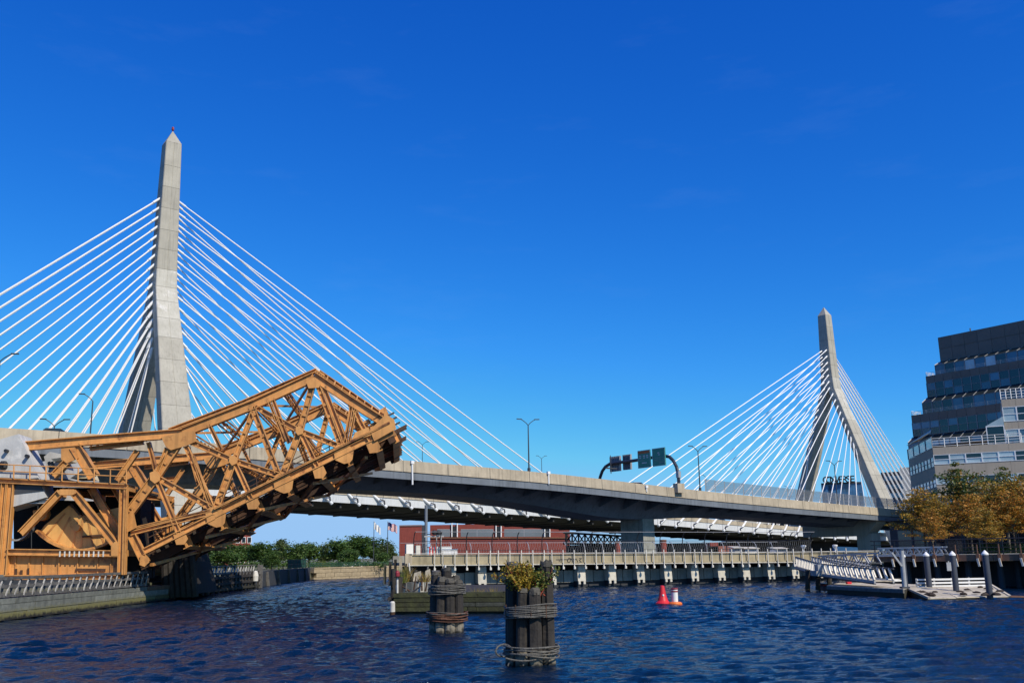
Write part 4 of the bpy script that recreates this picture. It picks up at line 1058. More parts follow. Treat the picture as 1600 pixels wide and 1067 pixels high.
o_ = single('mooring_post', MB().lathe((-6.3, 50.6, -.6), [(.15, 0), (.13, .5), (.14, .72)], 12).lathe((-6.3, 50.6, .121), [(.14, 0), (.13, .45), (.08, .52)], 12, mi=1), ['rust', 'white_old'], (-6.3, 50.6, 0), 'short white post with rusty foot at the left end of the mossy pier', 'post')

# ------------------------------------------------------------------ mooring dolphins: clusters of wired piles
def pile_mesh(p, q, r, seed, m_top=None, n=16):
    rs = random.Random(seed); p, q = V(p), V(q); a = (q - p).normalized()
    b = a.cross(V((0, 1, 0))).normalized(); c = a.cross(b); rings = []
    lob = [rs.uniform(.86, 1.08) for _ in range(n)]
    for k in range(13):
        t = k / 12; rr = r * (1.04 - .12 * t)
        rings.append([lerp(p, q, t) + (b * math.cos(2 * math.pi * i / n) + c * math.sin(2 * math.pi * i / n)) * rr * lob[i] * rs.uniform(.975, 1.02) + (a * rs.uniform(-.07, .07) if k == 12 else V((0, 0, 0))) for i in range(n)])
    return MB().loft(rings)
def coil(c, rx, ry, z0, turns, r, seed, tilt=.05):
    rs = random.Random(seed); mb = MB()
    for k in range(turns):
        z = z0 + k * r * 2.15 + rs.uniform(-.01, .01); ph = rs.uniform(0, 6.28); t_ = rs.uniform(-tilt, tilt)
        pts = []
        for i in range(29):
            th = 2 * math.pi * i / 28
            w_ = 1 + .025 * math.sin(6 * th + ph) + rs.uniform(-.008, .008)
            pts.append(V((c[0] + rx * w_ * math.cos(th), c[1] + ry * w_ * math.sin(th), z + t_ * math.cos(th) + .02 * math.sin(2 * th + ph))))
        mb.pipe(pts, r, 6)
    return mb
def dolphin(name, c, s, spec, label, low_rust):
    d = thing(name, (c[0], c[1], 0), label, 'mooring piles', 'mooring dolphins in the channel')
    for i, (x0, y0, x1, y1, h_, r) in enumerate(spec):
        p = V((c[0] + x0 * s, c[1] + y0 * s, -1.2)); q = V((c[0] + x1 * s, c[1] + y1 * s, h_))
        o = sub(pile_mesh(p, q, r * s, i + int(h_ * 100)).build('pile', 'pile', d), origin(d))
        a = (q - p).normalized()
        pile_mesh(q - a * .02, q + a * random.uniform(.05, .16), r * s * .9, i + 50, n=16).build('pile_top', 'pile_top', o, origin(d))
    return d
S1 = [(-.50, .10, -.46, .10, 2.52, .205), (-.30, -.36, -.20, -.28, 1.86, .175), (.12, -.40, .10, -.34, 1.80, .19), (.46, -.16, .44, -.12, 2.52, .19), (.36, .32, .32, .3, 2.2, .2), (-.10, .42, -.1, .36, 2.1, .2), (-.02, 0, 0, 0, 1.7, .2)]
c1 = onz(831, 1040, 0); c1 = V((c1.x, c1.y + .5, 0))
d1 = dolphin('mooring_dolphin', c1, 1.0, S1, 'nearer cluster of wired dark timber piles with leafy plants growing on top', False)
coil(c1, .70, .64, 1.22, 8, .019, 1).build('wire_lashing', 'rope', d1)
coil(c1, .74, .66, .24, 6, .021, 2, .07).build('wire_lashing', 'rope', d1)
loose = MB().pipe([c1 + V((-.72 - .22 * math.sin(t), -.2 + .12 * math.cos(2 * t), .36 + .16 * math.cos(t))) for t in np.linspace(0, 6.28, 16)], .022, 6)
MB().pipe([c1 + V((-.68 + .8 * t, -.62, .22 - .25 * t + .2 * t * t)) for t in np.linspace(0, 1, 9)], .022, 6).build('loose_wire', 'rope', d1)
MB().pipe([c1 + V((-.42 + .2 * math.cos(t), -.56, .02 + .14 * math.sin(t))) for t in np.linspace(0, 3.14, 9)], .02, 6).build('loose_wire', 'rope', d1)
loose.build('loose_wire', 'rope', d1)
for i in range(5):
    th = math.radians(200 + i * 35)
    p = c1 + V((.7 * math.cos(th), .64 * math.sin(th), 1.2))
    MB().tube(p, p + Z * .34, .018, n=6).build('staple', 'rust', d1)
def bush(name, c, h, spread, n, m, stem_m, label, seed):
    rs = random.Random(seed); c = V(c); t_ = thing(name, tuple(c), label, 'plant', 'plants growing on the piles')
    st = MB(); lv = MB(); tips = []
    for i in range(24):
        u = V((rs.gauss(0, spread * .55), rs.gauss(0, spread * .4), h * rs.uniform(.6, 1.0)))
        mid = c + u * .5 + V((rs.gauss(0, .03), rs.gauss(0, .03), 0)); b = c + V((rs.gauss(0, .06), rs.gauss(0, .06), 0))
        st.pipe([b, mid, c + u], .009, 5)
        for k in range(n // 24):
            f = rs.uniform(.32, 1.05); base = lerp(b, mid, f * 2) if f < .5 else lerp(mid, c + u, f * 2 - 1)
            p = base + V((rs.gauss(0, .045), rs.gauss(0, .045), rs.gauss(0, .04)))
            dr = V((rs.uniform(-1, 1), rs.uniform(-1, 1), rs.uniform(-.4, .9))).normalized(); sd = dr.cross(V((rs.uniform(-1, 1), rs.uniform(-1, 1), rs.uniform(-1, 1)))).normalized()
            L = rs.uniform(.05, .105); w_ = L * .3
            lv.add([p, p + dr * L * .5 + sd * w_, p + dr * L, p + dr * L * .5 - sd * w_], [(0, 1, 2, 3)])
    st.build('stem', stem_m, t_); tag(lv.build('foliage', m, t_), kind='stuff')
    return t_
bush('pile_plant', c1 + V((-.16, -.24, 1.75)), .86, .44, 2300, 'leaf_yellow', 'stem_red', 'yellow leaved plant with red stems on the nearer pile cluster', 5)
bush('pile_plant', c1 + V((.28, -.22, 1.75)), .74, .32, 1700, 'leaf_lime', 'stem_red', 'lime green plant growing beside the yellow one on the pile cluster', 6)
c2 = onz(697, 988, 0); c2 = V((c2.x, c2.y + .5, 0))
S2 = [(-.52, -.02, -.42, 0, 2.14, .22), (-.26, -.38, -.18, -.34, 1.90, .2), (.14, -.44, .12, -.4, 1.85, .2), (.46, -.26, .44, -.24, 1.82, .21), (.34, .3, .3, .28, 1.9, .22), (-.1, .4, -.06, .3, 2.05, .22), (.0, -.05, .0, 0, 2.28, .2)]
d2 = dolphin('mooring_dolphin', c2, 1.0, S2, 'farther bare cluster of dark timber piles bound with a rusty lower band', True)
coil(c2, .72, .66, 1.42, 9, .019, 3, .02).build('wire_lashing', 'rope', d2)
coil(c2, .78, .7, .42, 7, .022, 4, .05).build('rusty_band', 'rope_rust', d2)
coil(c2, .79, .71, .68, 2, .018, 9, .05).build('wire_lashing', 'rope', d2)

# ------------------------------------------------------------------ buoys
b0 = onz(1036, 943.5, 0); bz = 1.0
o_ = single('channel_buoy', MB().lathe(b0, [(.3, -.3), (.42, -.05), (.42, .07), (.36, .13), (.30, .2), (.2, .52), (.12, 1.0), (.05, 1.03)], 20), 'red', tuple(b0), 'red cone shaped channel buoy floating left of the white one', 'buoy', 'buoys on the river', smooth=False)
MB().lathe(b0 + V((0, -.205, .5)), [(.05, -.05), (.06, 0), (.05, .05)], 8).build('number_plate', 'white', o_)
MB().lathe(b0 + Z * -.02, [(.43, 0), (.45, .03), (.43, .06)], 20).build('foot_ring', 'dark_red', o_)
b1 = onz(1055, 943.5, 0)
o_ = thing('marker_buoy', tuple(b1), 'white cylinder marker buoy on an orange float right of the red cone', 'buoy', 'buoys on the river')
MB().lathe(b1, [(.2, -.3), (.38, -.08), (.4, .03), (.34, .12), (.16, .14)], 20).build('float', 'buoy_orange', o_)
MB().lathe(b1, [(.17, .14), (.18, .84), (.02, .841)], 20).build('column', 'white', o_)
MB().lathe(b1, [(.187, .66), (.19, .70), (.187, .74)], 20).build('band', 'dark_red', o_); MB().lathe(b1, [(.187, .80), (.2, .84), (.19, .89), (.02, .9)], 20).build('cap', 'dark_red', o_)
MB().lathe(b1, [(.184, .4), (.186, .43), (.184, .46)], 20).build('band', 'buoy_orange', o_) if False else None

# ------------------------------------------------------------------ boardwalk pier under the trees, right bank
BQ0, BQ1 = at(1366, 873, 77), at(1600, 866, 70)
bd = V((BQ1.x - BQ0.x, BQ1.y - BQ0.y, 0)).normalized(); bn = V((bd.y, -bd.x, 0))
BZ = 2.16
BP0 = V((BQ0.x, BQ0.y, 0))
def BP(a, e, z): return BP0 + bd * a + bn * e + Z * z
bw = thing('boardwalk', tuple(BP0), 'boardwalk pier with rusty edge beam and railing under the orange trees', 'pier')
BL = 26.0
for k in range(9):
    a = k * 2.9
    MB().box(BP(a + 1.44, 0, BZ - .02), 2.86, .3, .46, bd).build('edge_beam', 'rust_edge', bw)
for k in range(10): MB().box(BP(k * 2.9, -4.2, BZ + .15), 2.86, 8, .12, bd).build('deck_panel', 'wall_concrete', bw)
MB().prism([BP(-.5, -3.2, -1), BP(BL, -3.2, -1), BP(BL, -3.2, BZ - .3), BP(-.5, -3.2, BZ - .3)], -bn * .5).build('back_wall', 'dark_wall', bw)
for k in range(12):
    MB().tube(BP(k * 2.2, -.9, -1), BP(k * 2.2, -.9, BZ - .2), .22, n=10).build('pile', 'dark_wall', bw)
    MB().tube(BP(k * 2.2 + .8, -2.3, -1), BP(k * 2.2 + .8, -2.3, BZ - .2), .22, n=10).build('pile', 'dark_wall', bw)
bk = MB().prism([(-.12, .17, .26), (.12, .17, .26), (.14, .17, -.1), (.03, .17, -.55), (-.08, .17, -.3)], (0, .12, 0))
bkm = bk.mesh('bracket_plate', 'rust_edge')
bkw = MB().beam((-.02, .34, -.05), (.07, .34, -.62), .13, .12).mesh('bracket_stub', 'white_old')
bkp = MB().box((0, .2, .55), .07, .07, .8).mesh('bracket_post', 'rust_edge')
for x in (1397, 1430, 1462, 1496, 1530, 1564, 1598):
    h = hit(x, 876, BP0, bn); a = (h - BP0).dot(bd)
    f = frame(BP(a, 0, BZ - .02), bd, bn, Z)
    inst('bracket_plate', bkm, bw, f); inst('bracket_stub', bkw, bw, f); inst('bracket_post', bkp, bw, f)
rl = MB().box((0, 0, .55), .06, .06, 1.1).mesh('rail_post', 'black_steel')
for k in range(17): inst('rail_post', rl, bw, frame(BP(k * 1.55, -.3, BZ + .2), bd, bn, Z))
for z in (1.12, .8, .5, .22): MB().tube(BP(-.3, -.3, BZ + .2 + z), BP(BL, -.3, BZ + .2 + z), .025 if z < 1 else .04, n=5).build('rail', 'black_steel', bw)
# gangways: truss bridge from the walkway to the boardwalk, then slatted ramps down to the float
def gang_truss(name, p, q, h, width, bays, m, label):
    p, q = V(p), V(q); a = (q - p).normalized(); s = V((a.y, -a.x, 0)).normalized()
    g = thing(name, tuple(p), label, 'gangway')
    for e in (0, -width):
        P_, Q_ = p + s * e, q + s * e
        MB().beam(P_, Q_, .13, .16, side=s).build('bottom_chord', m, g); MB().beam(P_ + Z * h, Q_ + Z * h, .11, .12, side=s).build('top_chord', m, g)
        for i in range(bays):
            a0_, a1_ = lerp(P_, Q_, i / bays), lerp(P_, Q_, (i + 1) / bays); md = (a0_ + a1_) / 2
            MB().beam(a0_, md + Z * h, .06, .08, side=s).build('brace', m, g); MB().beam(md + Z * h, a1_, .09, .1, side=s).build('brace', m, g)
    MB().prism([p - Z * .02, q - Z * .02, q - s * width - Z * .02, p - s * width - Z * .02], Z * .08).build('gangway_deck', 'dark_steel', g)
    return g
gang_truss('truss_gangway', at(1280, 884, 78), at(1357, 880, 73.5), .75, 1.3, 5, 'galv', 'grey truss gangway with W bracing between walkway and boardwalk')
gang_truss('truss_gangway', at(1372, 868, 76.5), at(1474, 866, 73.5), .55, 1.2, 9, 'galv', 'low zigzag truss gangway lying along the boardwalk edge')
def slat_ramp(name, pts_t, pts_b, Ys, n, label, m='cream_slat'):
    """One slatted side of a ramp: top line, bottom line (pixels at two depths), n leaning slats."""
    (x0, y0), (x1, y1) = pts_t; (u0, v0), (u1, v1) = pts_b
    t0, t1 = at(x0, y0, Ys[0]), at(x1, y1, Ys[1]); b0_, b1_ = at(u0, v0, Ys[0]), at(u1, v1, Ys[1])
    g = thing(name, tuple(b0_), label, 'gangway', 'slatted ramps to the float')
    ax = (t1 - t0).normalized(); s = V((ax.y, -ax.x, 0)).normalized()
    for off in (0, -1.25):
        o = s * off
        MB().beam(t0 + o, t1 + o, .08, .09, side=s).build('handrail', 'dark_steel', g); MB().beam(b0_ + o, b1_ + o, .1, .16, side=s).build('stringer', 'galv', g)
        MB().beam(b0_ + o - Z * .12, b1_ + o - Z * .12, .14, .06, side=s).build('toe_board', 'dark_steel', g)
        for i in range(n):
            f = (i + .5) / n
            top, bot = lerp(t0, t1, f - .28 / n) + o, lerp(b0_, b1_, min(1, f + .55 / n)) + o
            MB().beam(top, lerp(bot, top, .12), .16, .09, side=ax).build('slat', m, g)
    for k in range(int((b1_ - b0_).length / .3)):
        f = (k + .5) / int((b1_ - b0_).length / .3); c = lerp(b0_, b1_, f)
        MB().box(c - s * .62 + Z * .04, .25, 1.15, .05, ax, s).build('plank', 'plank', g)
    return g
slat_ramp('slatted_ramp', ((1243, 870), (1281, 881)), ((1243, 886), (1281, 897)), (78, 70), 15, 'upper slatted ramp descending from the walkway to a landing')
slat_ramp('slatted_ramp', ((1284, 881), (1367, 889)), ((1284, 897.5), (1367, 909)), (69.5, 62), 10, 'lower slatted ramp leading from the landing down to the float')
slat_ramp('slatted_ramp', ((1268, 870), (1338, 882)), ((1268, 884), (1338, 898)), (76, 71), 16, 'middle slatted ramp behind the landing under the truss gangway')
ld = onz(1283, 918, 0); 
lp = single('landing_platform', MB().box(at(1282, 893, 70) - Z * .1, 1.0, 1.4, .35), 'slat_grey', tuple(at(1282, 893, 70)), 'small pale landing box where the slatted ramps meet', 'platform')
MB().box(at(1282, 886.5, 70) + V((0, -.2, 0)), .75, .9, .45).build('locker', 'galv', lp)
for x in (1262, 1278, 1296): MB().tube(at(x, 922, 72) * 1.0, at(x, 890, 72), .18).build('pile', 'dark_timber', lp)

# ------------------------------------------------------------------ float, launch ramp and things on it
fl = thing('floating_dock', tuple(onz(1350, 918, .45)), 'long grey floating dock between the gangway and the launch ramp', 'float')
fz = .46
f0, f1, f2, f3 = onz(1292, 915.5, fz), onz(1412, 921, fz), onz(1440, 914, fz), onz(1318, 909.5, fz)
MB().prism([f0 - Z * .9, f1 - Z * .9, f2 - Z * .9, f3 - Z * .9], Z * .88).build('float_hull', 'dark_timber', fl)
for i in range(26):
    a, b = i / 26, (i + .93) / 26
    MB().prism([lerp(f0, f1, a), lerp(f0, f1, b), lerp(f3, f2, b), lerp(f3, f2, a)], Z * .05).build('plank', 'plank', fl)
MB().beam(f0 - Z * .1, f1 - Z * .1, .1, .2).build('fender_strip', 'grey_timber', fl)
rp = thing('launch_ramp', tuple(onz(1500, 926, .2)), 'sloping plank launch ramp dipping into the water beside the float', 'ramp')
r0, r1, r2, r3 = onz(1414, 919, .44), onz(1452, 935.5, .06), onz(1578, 932.5, .04), onz(1548, 915, .44)
rows_ = 9
for i in range(rows_):
    a, b = i / rows_, (i + .92) / rows_
    for j in range(3):
        c_, d_ = j / 3 + .003, (j + 1) / 3 - .003
        q = lambda u, v: lerp(lerp(r0, r3, u), lerp(r1, r2, u), v)
        o_ = random.uniform(-.015, .015)
        MB().prism([q(c_, a) + Z * o_, q(d_, a) + Z * o_, q(d_, b) + Z * o_, q(c_, b) + Z * o_], Z * .06).build('plank', 'plank', rp)
MB().prism([r0 - Z * .05, r1 - Z * .03, r2 - Z * .03, r3 - Z * .05], Z * -.7).build('ramp_hull', 'dark_timber', rp)
MB().beam(r0 + Z * .07, r1 + Z * .05, .14, .12).build('side_curb', 'plank', rp); MB().beam(r3 + Z * .07, r2 + Z * .05, .14, .12).build('side_curb', 'plank', rp)
MB().beam(lerp(r2, r3, .02) + Z * .03, r2 + V((1.6, -.2, -.02)), .4, .08).build('end_plate', 'rust_edge', rp)
clumps = [(1439, 926.5, .5), (1453, 930.5, .6), (1461, 926, .35), (1500, 925, .3), (1505, 929.5, .5), (1511, 922, .3), (1526, 926.5, .36), (1539, 930.5, .5), (1545, 920.5, .4), (1556, 930, .55), (1562, 924.5, .36), (1487, 917, .45), (1532, 918, .35), (1545, 926, .3), (1435, 916.5, .4), (1523, 934, .3), (1577, 925, .4), (1566, 929.5, .5)]
def clump_mesh(seed):
    rs = random.Random(seed); rings = []; n = 11
    for k, (r, z) in enumerate(((.55, -.02), (.6, .1), (.48, .26), (.28, .36), (.06, .40))):
        rings.append([V((r * rs.uniform(.7, 1.25) * math.cos(2 * math.pi * i / n) * 1.25, r * rs.uniform(.7, 1.2) * math.sin(2 * math.pi * i / n) * .8, z * rs.uniform(.8, 1.15))) for i in range(n)])
    mb = MB().loft(rings)
    mb.tube((.5, 0, .12), (.85, rs.uniform(-.1, .1), .1), .12, .03, n=6)
    return mb.mesh('dark_clump', 'clump')
cms = [clump_mesh(i) for i in range(4)]
CL = ['large dark clump at the near left edge of the launch ramp', 'large dark clump low on the left part of the ramp', 'small dark clump between the two left clumps of the ramp', 'small dark clump in the middle of the ramp planks', 'dark clump at the waterline in the middle of the ramp', 'dark clump below the middle of the white guard rail',
      'dark clump right of the ramp middle', 'dark clump near the waterline right of the middle', 'dark clump beside the right guide pile foot', 'long dark clump at the low right corner of the ramp', 'dark clump on the right edge curb of the ramp', 'dark clump at the top of the ramp under the guard rail', 'small dark clump at the top right under the guard rail', 'small dark clump beside the two right hand clumps', 'dark clump beside the davit pole foot']
for i, (x, y, s) in enumerate(clumps[:15]):
    zz = table([(915, .46), (935, .1)], y)
    p = onz(x, y, zz)
    o = bpy.data.objects.new('weed_clump', cms[i % 4]); COL.objects.link(o)
    o.location = p + Z * .02; o.rotation_euler = (0, 0, i * 1.9); o.scale = (s * .9, s * .9, s * .75)
    tag(o, CL[i], 'clump', 'dark clumps on the launch ramp')
wr = thing('white_guard_rail', tuple(onz(1490, 915, .45)), 'white three board guard rail at the back of the launch ramp', 'railing')
g0, g1 = onz(1434, 917.5, .46), onz(1543, 915.5, .46)
ga = (g1 - g0).normalized(); gs = V((ga.y, -ga.x, 0)).normalized()
for k, z in enumerate((.06, .26, .47)): MB().beam(g0 + Z * z, g1 + Z * z, .05, .11, side=gs).build('board', 'white', wr)
for i in range(5): MB().box(lerp(g0, g1, i / 4) - gs * .07 + Z * .25, .1, .07, .6, ga).build('post', 'white_old', wr)
# guide piles with white cone caps
def guide_pile(x, yt, yb, Yd, label):
    t_, b_ = at(x, yt, Yd), at(x, yb, Yd); b_ = V((t_.x, t_.y, -1))
    o = thing('guide_pile', (t_.x, t_.y, 0), label, 'bollard', 'guide piles around the float')
    r = .175
    MB().tube(b_, t_, r, n=18).build('sleeve', 'pile_blue', o)
    MB().lathe(t_, [(r + .015, -.02), (r + .015, .06), (.03, .24), (.01, .25)], 18).build('cone_cap', 'white', o)
    return o
guide_pile(1539, 866, 918, 56.5, 'guide pile with white cone cap at the right end of the white guard rail')
guide_pile(1488, 867, 908, 60, 'guide pile with white cone cap and a hung grey plate, middle of the guard rail')
guide_pile(1447, 868, 908, 62, 'guide pile with white cone cap behind the left end of the guard rail')
guide_pile(1410, 869.5, 910, 62, 'guide pile with white cone cap half hidden by a light grey pole')
np_ = at(1487.5, 882, 59.7)
single('grey_plate', MB().box(np_ + V((-.22, -.05, -.1)), .26, .05, .5).box(np_ + V((-.22, -.05, .17)), .06, .06, .1), 'galv', tuple(np_), 'light grey plate hung beside the middle guide pile', 'plate')
pp = thing('davit_pole', tuple(at(1413, 916, 58.5)), 'light grey pole with a slanting brace at the corner of the float', 'pole')
MB().tube(at(1413.5, 918, 58.5), at(1408.5, 860, 58.5), .14, .13, n=12).build('pole', 'galv', pp); MB().beam(at(1409, 884, 58.4), at(1393.5, 863, 58.4), .1, .1).build('brace', 'galv', pp)
MB().box(at(1413.7, 917.5, 58.5), .45, .45, .1).build('foot_plate', 'dark_steel', pp)
# rowing boat moored at the float
rbp = onz(1306, 921, 0)
bt = thing('moored_boat', tuple(rbp), 'low grey boat with white bow and red stripe moored against the float', 'boat')
hp, hq = onz(1271, 919.5, 0), onz(1344, 925, 0)
ha = (hq - hp).normalized(); hs_ = V((ha.y, -ha.x, 0)); hl = (hq - hp).length
def hull(z0, z1, inset, m, name):
    rings = []
    for t, w_ in ((0.0, .05), (.08, .28), (.25, .52), (.5, .6), (.8, .56), (1, .45)):
        c = hp + ha * hl * t - hs_ * .5; lift = .16 * max(0, .3 - t)
        rings.append([c + hs_ * (w_ - inset) * k + Z * (z + lift * (z > 0)) for k, z in ((-.7, z0), (.7, z0), (1, z1), (-1, z1))])
    MB().loft(rings).build(name, m, bt)
hull(-.15, .22, 0, 'pile_blue', 'hull'); hull(.222, .33, -.02, 'dark_red', 'gunwale'); hull(.332, .40, .06, 'dark_timber', 'cover')
MB().prism([hp + Z * .40 - hs_ * .5, hp + ha * hl * .2 + hs_ * -.05 + Z * .42, hp + ha * hl * .2 - hs_ * .95 + Z * .42], Z * .06).build('bow_deck', 'white', bt)
MB().beam(lerp(hp, hq, .76) + Z * .46, lerp(hp, hq, .95) + Z * .46, .9, .08).build('stern_board', 'white_old', bt)
MB().box(lerp(hp, hq, .79) + Z * .56, .3, .3, .2, ha).build('fuel_can', 'red', bt)
o_ = single('mooring_ball', MB().lathe(hq + V((.0, -.25, .1)), [(.02, -.2), (.17, -.1), (.21, .08), (.15, .24), (.02, .3)], 14), 'white_old', tuple(hq), 'round white mooring ball hanging at the stern of the grey boat', 'buoy', smooth=True)
wt = onz(1390, 908, .5)
o_ = single('white_canoe', MB().loft([[wt + V((x, y * w_, z * h_)) for y, z in ((-1, 0), (-.6, 1), (.6, 1), (1, 0))] for x, w_, h_ in ((-1, .03, .05), (-.7, .2, .16), (0, .3, .2), (.7, .2, .16), (1, .03, .05))]), 'white_old', tuple(wt), 'upturned white hull lying on the float near the lower ramp', 'boat')
MB().beam(wt + V((-.9, 0, .2)), wt + V((.9, 0, .2)), .04, .05).build('keel', 'grey_timber', o_)

# ------------------------------------------------------------------ trees
def leaf_cloud(pts, n, size, spread, rs, flat=.6):
    mb = MB(); vs_ = []; fs = []
    for i in range(n):
        c, r = rs.choice(pts)
        u = V((rs.gauss(0, 1), rs.gauss(0, 1), rs.gauss(0, flat))); u = u * (r * .5)
        p = c + u
        a = V((rs.uniform(-1, 1), rs.uniform(-1, 1), rs.uniform(-.6, .6))).normalized(); b = a.cross(V((rs.uniform(-1, 1), rs.uniform(-1, 1), rs.uniform(-1, 1)))).normalized()
        L = size * rs.uniform(.6, 1.3); w_ = L * .55
        k = len(vs_); vs_ += [p - a * L * .5, p + b * w_ * .5, p + a * L * .5, p - b * w_ * .5]; fs.append((k, k + 1, k + 2, k + 3))
    return mb.add(vs_, fs)
def tree_kind(kind, seed):
    """Unit-height tree meshes (trunk with limbs, crown), root at the origin."""
    rs = random.Random(seed); tr = MB(); pts = []
    if kind == 'round':
        top = .3
        tr.tube((0, 0, -.02), (0, 0, top), .028, .02, n=8)
        for i in range(11):
            a = i * 2.4 + rs.uniform(-.3, .3); r = rs.uniform(.10, .30); z = rs.uniform(.42, .86)
            r *= 1.15 if z < .7 else .75
            e = V((r * math.cos(a), r * math.sin(a), z)); b = V((0, 0, top * rs.uniform(.75, 1.0)))
            tr.tube(b, lerp(b, e, .6) + Z * .03, .012, .007, n=5); tr.tube(lerp(b, e, .6) + Z * .03, e, .007, .003, n=4)
            pts += [(e, rs.uniform(.14, .22)), (lerp(b, e, .65), .13), (e + V((rs.gauss(0, .07), rs.gauss(0, .07), rs.gauss(0, .06))), rs.uniform(.08, .16))]
        pts += [(V((0, 0, .88)), .18), (V((0, 0, .6)), .26)]
        return tr, leaf_cloud(pts, 3600, .066, 1, rs, .8)
    top = .42
    tr.tube((0, 0, -.02), (.01, 0, top), .017, .012, n=8)
    for i in range(17):      # layered locust: long flat sprays off rising limbs
        a = i * 2.399 + rs.uniform(-.3, .3); z = lerp(.40, .97, (i / 16) ** .9); r = rs.uniform(.26, .40) * (1.2 - .95 * max(0, (z - .5) / .5))
        b = V((.01, 0, top * rs.uniform(.8, 1.0) + (z - top) * .4)); e = V((r * math.cos(a), r * math.sin(a), z + rs.uniform(-.02, .04)))
        mid = lerp(b, e, .5) + Z * .035
        tr.tube(b, mid, .009, .006, n=5); tr.tube(mid, e, .006, .002, n=4)
        for f in (.35, .5, .65, .8, .92, 1.05):
            c = lerp(b, e, f) + V((rs.gauss(0, .035), rs.gauss(0, .035), rs.gauss(.01, .014)))
            pts.append((c, rs.uniform(.06, .13)))
    return tr, leaf_cloud(pts, 6400, .031, 1, rs, .28)
KINDS = {}
def plant_tree(name, kind, var, loc, h, leaf, label, group, rot=0, wide=1.0, bark='bark'):
    key = (kind, var)
    if key not in KINDS:
        t_, c_ = tree_kind(kind, 11 + var * 7 + (0 if kind == 'round' else 100)); KINDS[key] = (t_, c_, {})
    t_, c_, cache = KINDS[key]
    if ('t', bark) not in cache: cache[('t', bark)] = t_.mesh('trunk', bark)
    if leaf not in cache: cache[leaf] = c_.mesh('crown', leaf)
    root = thing(name, tuple(loc), label, 'tree', group)
    root.rotation_euler = (0, 0, rot); root.scale = (h * wide, h * wide, h)
    for nm, me_ in (('trunk', cache[('t', bark)]), ('crown', cache[leaf])):
        o = bpy.data.objects.new(nm, me_); COL.objects.link(o); o.parent = root
    return root
# far bank, row beyond the sea wall: (pixel x, crown top y, depth, width factor)
far = [(268, 858, 150, 1.2), (303, 860, 146, 1.3), (330, 850, 162, 1.2), (352, 847, 150, 1.25), (380, 849, 166, 1.25), (408, 846, 158, 1.25), (437, 844, 164, 1.2), (462, 848, 158, 1.15), (484, 846, 168, 1.2), (508, 851, 172, 1.1), (530, 842, 168, 1.25), (556, 836, 176, 1.35), (585, 840, 180, 1.3), (606, 847, 178, 1.1), (318, 866, 140, 1.3), (425, 862, 150, 1.2), (545, 858, 160, 1.35), (598, 862, 166, 1.2)]
adj = ['leftmost', 'second', 'third']
FL = ['round green tree by the raised bridge, first of the far bank row', 'low dark green tree near the left fender on the far bank', 'green tree before the brick tower on the far bank',
      'broad green tree just right of the distant brick tower', 'green tree between the brick tower and the middle of the far row', 'bushy green tree in the middle of the far bank row', 'light green tree in the middle of the far bank row', 'slim green tree left of the gap in the far row', 'green tree at the gap in the far bank row', 'small green tree right of the gap in the far row',
      'tall green tree left of the white flag', 'tallest broad green tree below the white flag', 'broad green tree below the striped flag', 'green tree beside the red brick block', 'low green bush tree at the left end of the far bank', 'low green tree in front of the middle of the far row', 'low wide green tree in front of the tallest one', 'low green tree near the red brick block']
for i, (x, y, Yd, w_) in enumerate(far):
    t_ = at(x, y, Yd); plant_tree('bank_tree', 'round', i % 3, (t_.x, t_.y, 1.2), t_.z - 1.2, 'leaf_far_light' if i in (6, 9, 13) else 'leaf_far', FL[i], 'trees along the far bank', i * 1.3, w_ * 1.15)
us = [MB(), MB()]
rs = random.Random(4)
un = [(at(x, 882, 148 + rs.uniform(0, 8)), rs.uniform(.9, 1.6)) for x in range(262, 620, 9)]
o_ = leaf_cloud(un, 5200, .34, 1, rs, .45).build('bank_undergrowth', 'leaf_far', None); tag(o_, 'low green undergrowth along the far bank', 'undergrowth', kind='stuff')
gp = at(505, 883, 150)
o_ = thing('reed_clump', tuple(gp), 'pale feathery reed clump at the foot of the far trees', 'plant')
tuft(gp - Z * .5, 260, 1.5, .7, 'leaf_lime', 'blades', o_, seed=3)
# locust trees on the boardwalk, right bank: (pixel x of trunk, crown top y, depth, leaf, width)
loc = [(1436, 752, 84, 'leaf_gold', 1.0, 'pale golden tree overlapping the bridge end, thin at the top'), (1470, 766, 82, 'leaf_gold', .95, 'golden brown tree just left of the green one'), (1498, 727, 88, 'leaf_mixed', 1.0, 'tall dark green tree rising before the office building corner'),
       (1510, 762, 80, 'leaf_rust', .95, 'rusty orange tree below the dark green one'), (1545, 745, 84, 'leaf_gold', 1.05, 'broad golden tree in the middle of the row'), (1562, 734, 92, 'leaf_mixed', 1.0, 'green and orange tree standing behind the golden row'), (1575, 756, 79, 'leaf_rust', 1.0, 'bright rusty orange tree near the right end of the row'), (1600, 735, 83, 'leaf_gold', 1.1, 'golden tree at the right end of the row'), (1628, 740, 80, 'leaf_rust', 1.1, 'orange tree whose crown leans in from the right'), (1452, 785, 78, 'leaf_rust', .85, 'low orange tree in front of the boardwalk railing'), (1534, 784, 77, 'leaf_gold', .9, 'low golden tree over the boardwalk railing')]
for i, (x, y, Yd, lf, w_, lb) in enumerate(loc):
    t_ = at(x, y + (2 if lf == 'leaf_mixed' else 10), Yd); plant_tree('locust_tree', 'locust', i % 3, (t_.x, t_.y, 1.9), t_.z - 1.9, lf, lb, 'autumn trees on the boardwalk', i * 1.1 + .4, w_ * 1.02, 'bark_light' if i % 2 else 'bark')
hd = [(at(x, 862, 82), .9) for x in range(1515, 1640, 7)] + [(at(x, 856, 84), .8) for x in range(1530, 1640, 9)]
